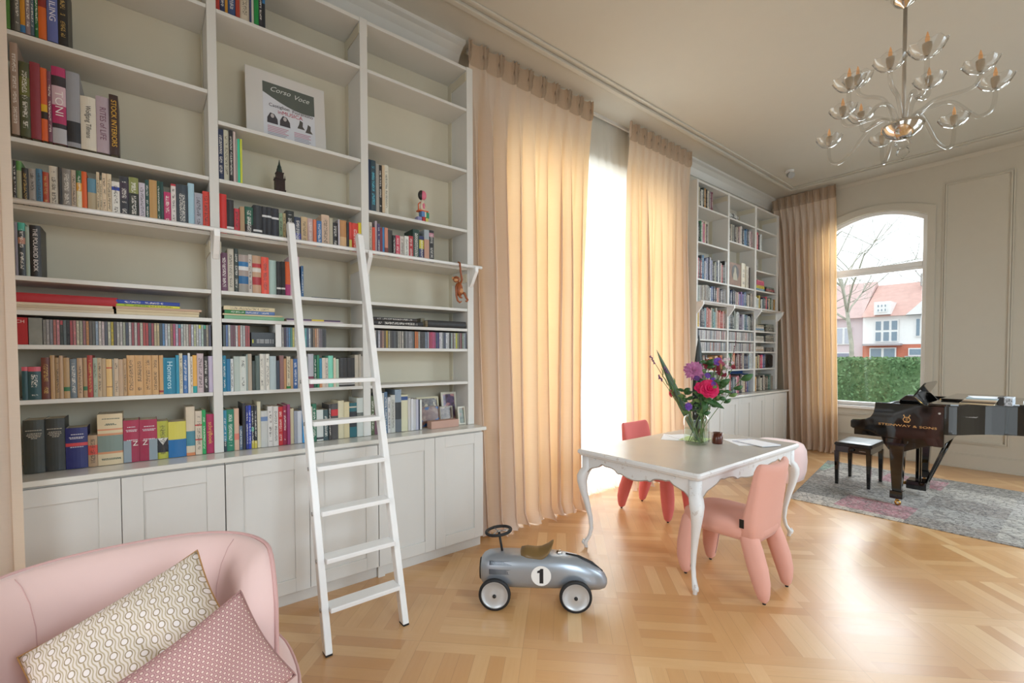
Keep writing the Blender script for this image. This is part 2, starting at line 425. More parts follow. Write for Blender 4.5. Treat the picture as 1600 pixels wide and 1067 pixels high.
# back wall with two arched windows
def arch_pts(x0, x1, z0, zs, rise, n=12):
    pts = [(x0, z0), (x1, z0)]
    for i in range(n+1):
        t = i/n; x = x1+(x0-x1)*t; pts.append((x, zs+rise*(1-(2*t-1)**2)))
    return pts
AW = [(-2.64, -1.40), (-0.30, 1.18)]
mb = MB()
AZ0, AZS, ARISE = 0.76, 3.56, 0.17
xs = [XL, AW[0][0], AW[0][1], AW[1][0], AW[1][1], XR]
for a, b in ((xs[0], xs[1]), (xs[2], xs[3]), (xs[4], xs[5])): mb.box(a, b, YB, YB+0.3, 0, ZC)
for a, b in AW:
    mb.box(a, b, YB, YB+0.3, 0, AZ0)
    top = [(a, YB, ZC)]+[(x, YB, z) for x, z in arch_pts(a, b, 0, AZS, ARISE)[2:][::-1]]+[(b, YB, ZC)]
    mb.prism(top, (0, 0.3, 0))
struct('wall_back', mb, MT['wall'])
mb = MB()
for a, b in ((YF, 0.35), (2.25, 4.65), (6.55, YB+0.3)): mb.box(XR, XR+0.3, a, b, 0, ZC)
for a, b in ((0.35, 2.25), (4.65, 6.55)): mb.box(XR, XR+0.3, a, b, 3.4, ZC); mb.box(XR, XR+0.3, a, b, 0, 0.4)
struct('wall_right', mb, MT['wall'])
mb = MB().box(XL, -1.6, YF-0.3, YF, 0, ZC).box(0.8, XR, YF-0.3, YF, 0, ZC).box(-1.6, 0.8, YF-0.3, YF, 3.4, ZC).box(-1.6, 0.8, YF-0.3, YF, 0, 0.4)
struct('wall_front', mb, MT['wall'])
# windows
def sash(name, axis, pos, a0, a1, z0, z1, cols, rails, fw=0.07, glass=True):
    """rectangular window in a wall; axis x -> wall plane at x=pos spanning y"""
    mb = MB(); g = MB()
    def bx(m, u0, u1, w0, w1, d0, d1):
        if axis == 'x': m.box(pos+d0, pos+d1, u0, u1, w0, w1)
        else: m.box(u0, u1, pos+d0, pos+d1, w0, w1)
    bx(mb, a0, a0+fw, z0, z1, -0.04, 0.04); bx(mb, a1-fw, a1, z0, z1, -0.04, 0.04)
    bx(mb, a0+fw, a1-fw, z0, z0+fw, -0.04, 0.04); bx(mb, a0+fw, a1-fw, z1-fw, z1, -0.04, 0.04)
    for c in cols: bx(mb, c-0.035, c+0.035, z0+fw, z1-fw, -0.035, 0.035)
    for r in rails: bx(mb, a0+fw, a1-fw, r-0.03, r+0.03, -0.03, 0.03)
    bx(g, a0+fw, a1-fw, z0+fw, z1-fw, -0.004, 0.004)
    o = struct(name, mb, MT['white_gloss'])
    p = g.build('pane', MT['pane'], o, local=True)
    return o
sash('window_1', 'x', XL-0.2, WY0, WY1, 0.0, WZ1, [3.55, 4.6], [2.75, 0.55])
sash('window_4', 'x', XR+0.15, 0.35, 2.25, 0.4, 3.4, [1.3], [2.6])
sash('window_5', 'x', XR+0.15, 4.65, 6.55, 0.4, 3.4, [5.6], [2.6])
sash('window_6', 'y', YF-0.15, -1.6, 0.8, 0.4, 3.4, [-0.4], [2.6])
for i, (a, b) in enumerate(AW):
    def P(pts, y): return [(x, y, z) for x, z in pts]
    out = arch_pts(a, b, AZ0, AZS, ARISE); fw = 0.055
    inn = arch_pts(a+fw, b-fw, AZ0+fw, AZS-fw+0.01, ARISE)
    f = frame_prism(P(out, YB+0.04), P(inn, YB+0.04), (0, 0.1, 0))
    f.box(a+fw, b-fw, YB+0.05, YB+0.13, 2.84, 2.915)
    f.box(a+fw, b-fw, YB+0.055, YB+0.12, 2.80, 2.84)
    o = struct('window_%d' % (i+2), f, MT['white_gloss'], bevel=0.006)
    g = MB(); g.prism([(x, YB+0.085, z) for x, z in inn], (0, 0.008, 0)); g.build('pane', MT['pane'], o, local=True)
    s = MB().box(a-0.06, b+0.06, YB-0.05, YB+0.04, AZ0-0.045, AZ0)
    s.build('window_sill', MT['white_gloss'], o, local=True, bevel=0.006)
    # architrave round the opening
    outA = arch_pts(a-0.09, b+0.09, AZ0-0.0, AZS+0.10, ARISE); innA = arch_pts(a, b, AZ0-0.0, AZS, ARISE)
    struct('trim_%d' % (1+i), frame_prism(P(outA, YB-0.03), P(innA, YB-0.03), (0, 0.03, 0)), MT['wall'], bevel=0.006)
# panelling on the back wall, between and beside the windows
def panel_frame(x0, x1, z0, z1, w=0.035, y=YB):
    mb = MB()
    for k, (d, t) in enumerate(((0, 0.014), (0.022, 0.022))):
        mb.box(x0+d, x0+d+w*0.5, y-t, y, z0+d, z1-d); mb.box(x1-d-w*0.5, x1-d, y-t, y, z0+d, z1-d)
        mb.box(x0+d+w*0.5, x1-d-w*0.5, y-t, y, z0+d, z0+d+w*0.5); mb.box(x0+d+w*0.5, x1-d-w*0.5, y-t, y, z1-d-w*0.5, z1-d)
    return mb
struct('trim_3', panel_frame(-1.24, -0.56, 0.34, 3.94), MT['wall'])
struct('trim_4', panel_frame(-2.95, -1.36, 0.28, 0.64), MT['wall'])
# ceiling moulding: raised double bead running round the room
def bead(x0, x1, y0, y1, d=0.0, w=0.035, t=0.028):
    m = MB(); z1 = ZC; z0 = ZC-t
    m.box(x0+d, x0+d+w, y0+d, y1-d, z0, z1).box(x1-d-w, x1-d, y0+d, y1-d, z0, z1)
    m.box(x0+d+w, x1-d-w, y0+d, y0+d+w, z0, z1).box(x0+d+w, x1-d-w, y1-d-w, y1-d, z0, z1); return m
struct('trim_5', bead(-3.05, 1.33, -1.85, 8.28, 0, 0.05, 0.03), MT['ceiling'], bevel=0.008)
struct('trim_6', bead(-3.05, 1.33, -1.85, 8.28, 0.085, 0.03, 0.018), MT['ceiling'], bevel=0.006)
# cornices
def cornice_left(y0, y1):
    m = MB(); pr_ = [(XL, ZC-0.16), (XL+0.02, ZC-0.16), (XL+0.03, ZC-0.13), (XL+0.06, ZC-0.08), (XL+0.11, ZC-0.04), (XL+0.15, ZC-0.03), (XL+0.15, ZC), (XL, ZC)]
    return m.prism([(x, y0, z) for x, z in pr_], (0, y1-y0, 0))
struct('trim_7', cornice_left(YF, 2.18), MT['white_paint'])
struct('trim_8', cornice_left(5.72, YB-0.05), MT['white_paint'])
m = MB(); m.prism([(XL, YB, ZC-0.05), (XL, YB-0.012, ZC-0.05), (XL, YB-0.025, ZC-0.02), (XL, YB-0.03, ZC), (XL, YB, ZC)], (XR-XL, 0, 0))
struct('trim_9', m, MT['wall'])
struct('baseboard_back', MB().box(XL, XR, YB-0.02, YB, 0, 0.19).box(XL, XR, YB-0.028, YB, 0, 0.03).box(XL, XR, YB-0.012, YB, 0.19, 0.205), MT['wall'], bevel=0.004)
# curtain track on the ceiling and reveal header
struct('trim_10', MB().box(XL+0.05, XL+0.075, 2.25, 5.75, ZC-0.03, ZC), MT['white_paint'])

# outside ground and street
struct('floor_outside', MB().box(-40, 30, YB+0.35, 70, -0.5, -0.4).box(-40, XL-0.35, -10, 9.06, -0.5, -0.4), simple('pale_pavement', 'a8a49c', 0.9), label='pale paving outside the house')

# ------------------------------------------------------------------ bookcases
SX = -3.18; BX = -3.47
def bookcase(y_posts, colshelves, dz, xo, label, capz):
    """y_posts: list of (y0,y1); colshelves: list per bay of z; dz(z): height correction"""
    sx, bx_ = SX+xo, BX+xo
    root = thing('bookcase', label, 'bookcase', (bx_, y_posts[0][0], 0.98))
    ztop = dz(capz)
    z0 = 0.982
    for (a, b) in y_posts:
        mb = MB().box(bx_, sx, a, b, z0, ztop)
        mb.build('upright', MT['white_paint'], root, bevel=0.002)
    for k in range(len(y_posts)-1):
        a = y_posts[k][1]; b = y_posts[k+1][0]
        mb = MB().box(bx_-0.012, bx_, a-0.02, b+0.02, z0, ztop); mb.build('back_panel', MT['shelf_back'], root)
        # side face panelling: back stile and cross rails
        st = MB()
        for (y, d) in ((a, 1), (b, -1)):
            y0_, y1_ = sorted((y, y+d*0.006))
            st.box(bx_, bx_+0.055, y0_, y1_, z0, ztop-0.02)
            for zz in (ztop-0.11, dz(2.16)): st.box(bx_+0.055, sx-0.008, y0_, y1_, zz, zz+0.07)
        st.build('side_stile', MT['shelf_back'], root, bevel=0.0015)
        for z in colshelves[k]:
            t = 0.022
            MB().box(bx_+0.001, sx-0.003, a+0.001, b-0.001, dz(z)-t, dz(z)).build('shelf', MT['white_paint'], root, bevel=0.0015)
        MB().box(bx_+0.001, sx-0.002, a+0.001, b-0.001, ztop-0.03, ztop-0.006).build('top_board', MT['white_paint'], root, bevel=0.0015)
    # ladder rail with its brackets
    zr = dz(2.28)-0.012; ya = y_posts[0][0]-0.02; yb = y_posts[-1][1]+0.03
    r = MB().tube([(sx+0.075, ya, zr+0.01), (sx+0.075, yb, zr+0.01)], 0.0125, 10)
    r.build('ladder_rail', MT['white_gloss'], root, smooth=True)
    for (a, b) in y_posts:
        c = (a+b)/2
        pts = [(sx, c-0.015, zr-0.145), (sx+0.006, c-0.015, zr-0.145), (sx+0.03, c-0.015, zr-0.12), (sx+0.095, c-0.015, zr-0.03), (sx+0.095, c-0.015, zr+0.012), (sx, c-0.015, zr+0.012)]
        MB().prism(pts, (0, 0.03, 0)).build('rail_bracket', MT['white_gloss'], root, bevel=0.003)
    return root
RW = [3.577, 2.597, 2.28, 1.942, 1.777, 1.611, 1.342]
colN = [[3.58, 3.095]+RW[1:], [3.577, 2.935]+RW[1:], [3.577, 3.08]+[2.592]+RW[2:]]
postsN = [(-0.60, -0.555), (0.298, 0.345), (1.192, 1.245), (2.076, 2.135)]
bookcase(postsN, colN, lambda z: z, 0.0, 'tall white built-in bookcase of three bays behind the leaning ladder', 3.915)
S2 = 1.0126
dzf = lambda z: 1.55+(z-1.55)*0.99
postsF = [(5.72, 5.755), (6.57, 6.62), (7.44, 7.50), (8.255, 8.335)]
colF = [[3.577, 3.095, 2.597, 2.28, 1.942, 1.777, 1.611, 1.342], [3.577, 3.24, 2.597, 2.28, 1.942, 1.777, 1.611, 1.342], [3.577, 3.24, 2.91, 2.597, 2.28, 1.942, 1.777, 1.611, 1.342]]
FX = -0.035
bookcase(postsF, colF, dzf, FX, 'tall white bookcase at the far end beside the back curtain', 3.915)

def base_units(splits, xo, group, labels, wlabel, dz, cap_end):
    fx = -3.02+xo; back = XL+0.005
    ztop = dz(0.95)
    for i in range(3):
        a, b = splits[i]+0.0012, splits[i+1]-0.0012
        root = thing('base_cabinet', labels[i], 'cabinet', (back, a, 0), group=group)
        MB().box(back, fx-0.022, a, b, 0.085, ztop).build('body', MT['white_paint'], root)
        MB().box(fx-0.07, fx-0.045, a, b, 0.0, 0.085).box(fx-0.10, fx-0.022, a, a+0.05, 0, 0.085).build('plinth', MT['white_paint'], root, bevel=0.002)
        mid = (a+b)/2
        for (p, q) in ((a, mid), (mid, b)):
            p += 0.0015; q -= 0.0015; w = 0.085; z0, z1 = 0.088, ztop-0.012
            d = MB().box(fx-0.02, fx, p, p+w, z0, z1).box(fx-0.02, fx, q-w, q, z0, z1).box(fx-0.02, fx, p+w, q-w, z0, z0+w).box(fx-0.02, fx, p+w, q-w, z1-w, z1)
            d.box(fx-0.02, fx-0.009, p+w, q-w, z0+w, z1-w)
            d.build('door', MT['white_paint'], root, bevel=0.0018)
    w = MB().box(XL+0.005, -3.0+xo, splits[0]-0.01, splits[-1]+cap_end, ztop+0.002, dz(0.98))
    o = w.build('worktop', MT['worktop'], bevel=0.004); set_origin(o, (XL+0.005, splits[0], dz(0.95)))
    tag(o, wlabel, 'worktop')
base_units([-0.565, 0.331, 1.2315, 2.115], 0.0, 'base cabinets under the near bookcase',
    ['white panelled base cabinet behind the pink armchair, leftmost of the near run', 'white panelled base cabinet directly behind the leaning ladder', 'white panelled base cabinet nearest the beige curtain, right end of near run'],
    'pale glossy worktop on the near base cabinets, carrying the dictionaries', lambda z: z, 0.02)
base_units([5.73, 6.6, 7.47, 8.32], FX, 'base cabinets under the far bookcase',
    ['white panelled base cabinet of the far run, left end, behind the bouquet', 'white panelled base cabinet in the middle of the far bookcase run', 'white panelled base cabinet at the far right end beside the corner curtain'],
    'pale worktop on the far base cabinets, near the piano corner', lambda z: z, 0.02)

# ------------------------------------------------------------------ curtains
def curtain(name, label, axis, pos, a0t, a1t, a0b, a1b, ztop, zbot, pleats, amp, mat=None, head=True, group=None, swell=0.0, seed=1, hem_out=0.0, cat='curtain', nx=None, side=1):
    """pleated cloth hanging from the ceiling; spans a0..a1 (top and bottom ends may differ) along y (axis 'x') or x (axis 'y')"""
    rnd = random.Random(seed)
    nx = nx or pleats*28
    zs = [ztop, ztop-0.03, ztop-0.08, ztop-0.13, ztop-0.17, ztop-0.20, ztop-0.24, ztop-0.30, ztop-0.4, ztop-0.6, ztop-0.8, ztop-1.3, ztop-1.9, ztop-2.5, ztop-3.0, 1.0, 0.7, 0.45, 0.25, 0.12, 0.05, zbot]
    zs = sorted(set(round(z, 4) for z in zs if z >= zbot-1e-6 and z <= ztop), reverse=True)
    ph = [rnd.uniform(-0.35, 0.35) for _ in range(pleats+2)]; am = [rnd.uniform(0.65, 1.25) for _ in range(pleats+2)]
    def off(t, z):
        k = t*pleats; i = int(k) % (pleats+1); fr = k-int(k)
        a_ = am[i]*(1-fr)+am[i+1]*fr; p_ = ph[i]*(1-fr)+ph[i+1]*fr
        h = (ztop-z)
        free = min(1.0, max(0.0, (h-0.12)/1.6))
        w = math.sin(2*PI*k+p_*free*2)
        wide = w*amp*a_*(0.35+0.65*free)
        # pinch pleats: narrow ridges in the heading
        q = abs(k-round(k)); fan = 0.055+0.045*max(0, 1-h/0.2)
        pin = 0.034*max(0.0, math.cos(PI*q/fan))**1.5*(1 if q < fan*2.5 else 0)+0.010*math.cos(2*PI*k)
        if head and h > 0.19: pin = 0.030*math.exp(-(q/0.10)**2)
        e = min(1.0, max(0.0, 1-(h-0.18)/0.42)) if head else 0
        o = pin*e+wide*(1-e)
        o += 0.35*amp*math.sin(2*PI*k*0.37+seed+z*0.6)*free
        return o
    def P(t, z, extra=0.0):
        h = (ztop-z)/(ztop-zbot)
        k = t*pleats; free = min(1.0, max(0.0, (h*(ztop-zbot)-0.2)/1.2)) if head else 0.3
        s = t+(0.85*am[int(k) % (pleats+1)]*math.sin(4*PI*k+ph[int(k) % (pleats+1)]*2)/(2*PI*pleats)*free if 0.001 < t < 0.999 else 0)
        a0 = a0t+(a0b-a0t)*h**0.8; a1 = a1t+(a1b-a1t)*h**1.2
        a = a0+(a1-a0)*s
        d = off(t, z)+hem_out*h*h+extra
        flare = 0.0
        if z < 0.12: flare = (0.12-z)*0.35*(1+math.sin(9*t*pleats+seed))
        d += flare
        d *= 1
        if axis == 'x': return (pos+side*d, a, z+(0.006*math.sin(t*40) if z < 0.03 else 0))
        return (a, pos-side*d, z)
    def sheet(za, zb, extra):
        mb = MB(); zz = [z for z in zs if z <= za+1e-6 and z >= zb-1e-6]
        V = []; uv = []
        for z in zz:
            for i in range(nx+1): V.append(P(i/nx, z, extra)); uv.append((i/nx*abs(a1t-a0t)*1.8, z))
        F = [(r*(nx+1)+i, r*(nx+1)+i+1, (r+1)*(nx+1)+i+1, (r+1)*(nx+1)+i) for r in range(len(zz)-1) for i in range(nx)]
        mb.add(V, F); mb.uv = [[uv[i] for i in f] for f in F]; return mb
    base = (pos, (a0b+a1b)/2, zbot) if axis == 'x' else ((a0b+a1b)/2, pos, zbot)
    root = thing(name, label, cat, base, group=group)
    sheet(ztop, zbot, 0).build('curtain_panel', mat or MT['curtain'], root, smooth=True, fix=False)
    if head:
        sheet(ztop, ztop-0.20, 0.004).build('pleated_heading', MT['curtain_lining'], root, smooth=True, fix=False)
    return root
ZT = ZC-0.012
curtain('curtain', 'wide beige linen curtain hanging between the near bookcase and the white sheer', 'x', -3.325, 2.175, 3.74, 2.20, 3.48, ZT, 0.012, 9, 0.075, hem_out=0.15, seed=3, group='beige floor-length curtains')
curtain('curtain', 'beige linen curtain between the white sheer and the far bookcase, behind the bouquet', 'x', -3.31, 4.38, 5.67, 4.28, 5.64, ZT, 0.012, 9, 0.07, hem_out=0.08, seed=8, group='beige floor-length curtains')
curtain('curtain', 'beige linen curtain drawn across the left part of the arched window', 'y', 8.54, -3.40, -2.46, -3.12, -2.36, ZT, 0.012, 9, 0.065, hem_out=0.08, seed=5, group='beige floor-length curtains')
curtain('curtain', 'narrow strip of beige curtain at the photo left edge beside the near bookcase', 'x', -2.92, -1.5, -0.452, -1.5, -0.44, ZT, 0.012, 6, 0.04, hem_out=0.02, seed=11, group='beige floor-length curtains')
curtain('sheer_curtain', 'white translucent sheer curtain hanging in the tall window between two beige curtains', 'x', -3.47, 2.6, 5.55, 2.6, 5.5, ZT, 0.012, 22, 0.014, mat=MT['sheer'], head=False, seed=4, hem_out=0.02, nx=220)

# ------------------------------------------------------------------ books and discs
INK = {'w': 'e8e4dc', 'k': '3a3430', 'g': 'c8a860', 'c': '60c8e0', 'h': 'b8b0a0', 'H': 'e0dce0', 'K': '5a6a60'}
def colr(h, a=1.0): c = lin(h); return (c[0], c[1], c[2], a)
def seg_bands(bd):
    out = []
    if bd and bd != '-':
        for b in bd.split('|'):
            r, h = b.split(':'); t0, t1 = r.split('-'); out.append((float(t0), float(t1), h))
    return out
def book_mesh(w, h, d, col, ink=None, bands=(), hard=True, rnd=random):
    """canonical book: spine at x=0 facing +x, thickness along y (0..w), height along z. returns (cover MB, pages MB)"""
    w = max(w, 0.004); t = min(0.003, w*0.2) if hard else min(0.0012, w*0.15)
    bul = min(0.006, w*0.10) if w > 0.012 else 0.0005
    outer = [(-d, 0)]+[(-bul*(2*k/6-1)**2, w*k/6) for k in range(7)]+[(-d, w)]
    inner = [(-d, w-t), (-bul-0.004, w-t), (-bul-0.004, t), (-d, t)]
    prof = outer+inner; n = len(prof)
    cuts = {0.0, 1.0}
    for a, b, _ in bands: cuts |= {a, b}
    if ink: cuts |= {0.12, 0.88}
    cuts = sorted(cuts); mb = MB(); UV = []
    base = (colr(col), (0, 0, 0, 0))
    for i, c in enumerate(cuts):
        for p in prof: mb.v.append((p[0], p[1], h*c))
    for i in range(len(cuts)-1):
        tm = (cuts[i]+cuts[i+1])/2; cc = col
        for a, b, hx in bands:
            if a <= tm <= b: cc = hx
        on = ink if (ink and 0.12 <= tm <= 0.88) else None
        for j in range(n):
            a = i*n+j; b = i*n+(j+1) % n
            mb.f.append([a, b, b+n, a+n]); mb.m.append(0)
            spine = 1 <= j <= 6
            wrap = j in (0, 7)
            inkc = colr(INK.get(on, 'e8e4dc'), min(1.0, w*10)) if (on and spine) else (0, 0, 0, 0)
            mb.c.append((colr(cc) if (spine or wrap) else colr('d8cfc0') if j > 8 else colr(cc), inkc))
            u0 = (prof[j][1])/w; u1 = prof[(j+1) % n][1]/w; z0, z1 = h*cuts[i], h*cuts[i+1]
            UV.append([(u0, z0), (u1, z0), (u1, z1), (u0, z1)])
    for base_i, rev in ((0, True), ((len(cuts)-1)*n, False)):
        idx = [base_i+k for k in range(n)]
        if rev: idx = idx[::-1]
        mb.f.append(idx); mb.m.append(0); mb.c.append(base); UV.append([(0, 0)]*n)
    mb.uv = UV
    pg = MB(); m_ = 0.003 if hard else 0.0006
    pg.box(-d+0.003, -bul-0.005, t+0.0002, w-t-0.0002, m_, h-m_)
    return mb, pg
def tuplecol(hx): return [int(hx[i:i+2], 16) for i in (0, 2, 4)]
CN = [('black', '201c1c'), ('charcoal', '40403e'), ('grey', '8c8a88'), ('pale grey', 'b4b2b0'), ('white', 'e0ded8'), ('cream', 'dccfb4'), ('tan', 'c09a6c'), ('beige', 'c4ae90'),
      ('brown', '6b4430'), ('dark brown', '3a2018'), ('red', 'b8302c'), ('bright red', 'd83830'), ('crimson', '9c2446'), ('maroon', '702c38'), ('plum', '6a4058'), ('magenta', 'b82c60'), ('pink', 'd890a0'),
      ('salmon', 'd08870'), ('orange', 'e06a24'), ('ochre', 'b88830'), ('yellow', 'd8c83c'), ('olive', '6c7040'), ('green', '2c8050'), ('dark green', '1c4438'), ('sage', '98a88c'), ('mint', '80d0b0'),
      ('teal', '1c7c94'), ('pale blue', 'a8c4d0'), ('blue', '3c70a8'), ('royal blue', '2038a0'), ('navy', '202c50'), ('slate', '505c68'), ('mauve', 'a08898'), ('lilac', 'c0b8cc'), ('grey-green', '68786c')]
def cname(hx):
    a = tuplecol(hx); return min(CN, key=lambda q: sum((x-y)**2 for x, y in zip(a, tuplecol(q[1]))))[0]
ORD = ['first', 'second', 'third', 'fourth', 'fifth', 'sixth', 'seventh', 'eighth', 'ninth', 'tenth', 'eleventh', 'twelfth', 'thirteenth', 'fourteenth', 'fifteenth', 'sixteenth', 'seventeenth', 'eighteenth', 'nineteenth', 'twentieth']
TENS = ['', '', 'twenty', 'thirty', 'forty', 'fifty', 'sixty']
def ordn(i):
    i += 1
    if i <= 20: return ORD[i-1]
    t, u = divmod(i, 10)
    return (TENS[t][:-1]+'ieth') if u == 0 else TENS[t]+'-'+ORD[u-1]
_used = set()
def row_labels(cols, sizes, where, kind='book', extra=None):
    """sizes: (thickness, height) ; returns one label per item, unique inside the scene"""
    n = len(cols); hs = [s[1] for s in sizes]; avg = sum(hs)/max(1, n); out = []
    for i, c in enumerate(cols):
        thick = sizes[i][0]
        adj = ('thick ' if thick > 0.045 else 'slim ' if thick < 0.018 else '') if kind == 'book' else ''
        adj = (('tall ' if hs[i] > avg*1.12 else 'short ' if hs[i] < avg*0.88 else '')+adj) if kind == 'book' else ''
        me = cname(c)
        L = cname(cols[i-1]) if i else None; R_ = cname(cols[i+1]) if i < n-1 else None
        if L and R_: rel = ('between %s and %s ones' % (L, R_)) if L != R_ else 'between two %s ones' % L
        elif R_: rel = 'leftmost, beside a %s one' % R_
        elif L: rel = 'rightmost, beside a %s one' % L
        else: rel = 'standing alone'
        out.append('%s%s %s %s, %s' % (adj, me, kind, rel, where))
    for i, l in enumerate(out):
        if out.count(l) > 1 or l in _used or len(l.split()) > 16:
            l2 = '%s %s, %s from left, %s' % (cname(cols[i]), kind, ordn(i), where)
            out[i] = '*'+l2
    out = [o.lstrip('*') for o in out]
    for o in out: _used.add(o)
    return out

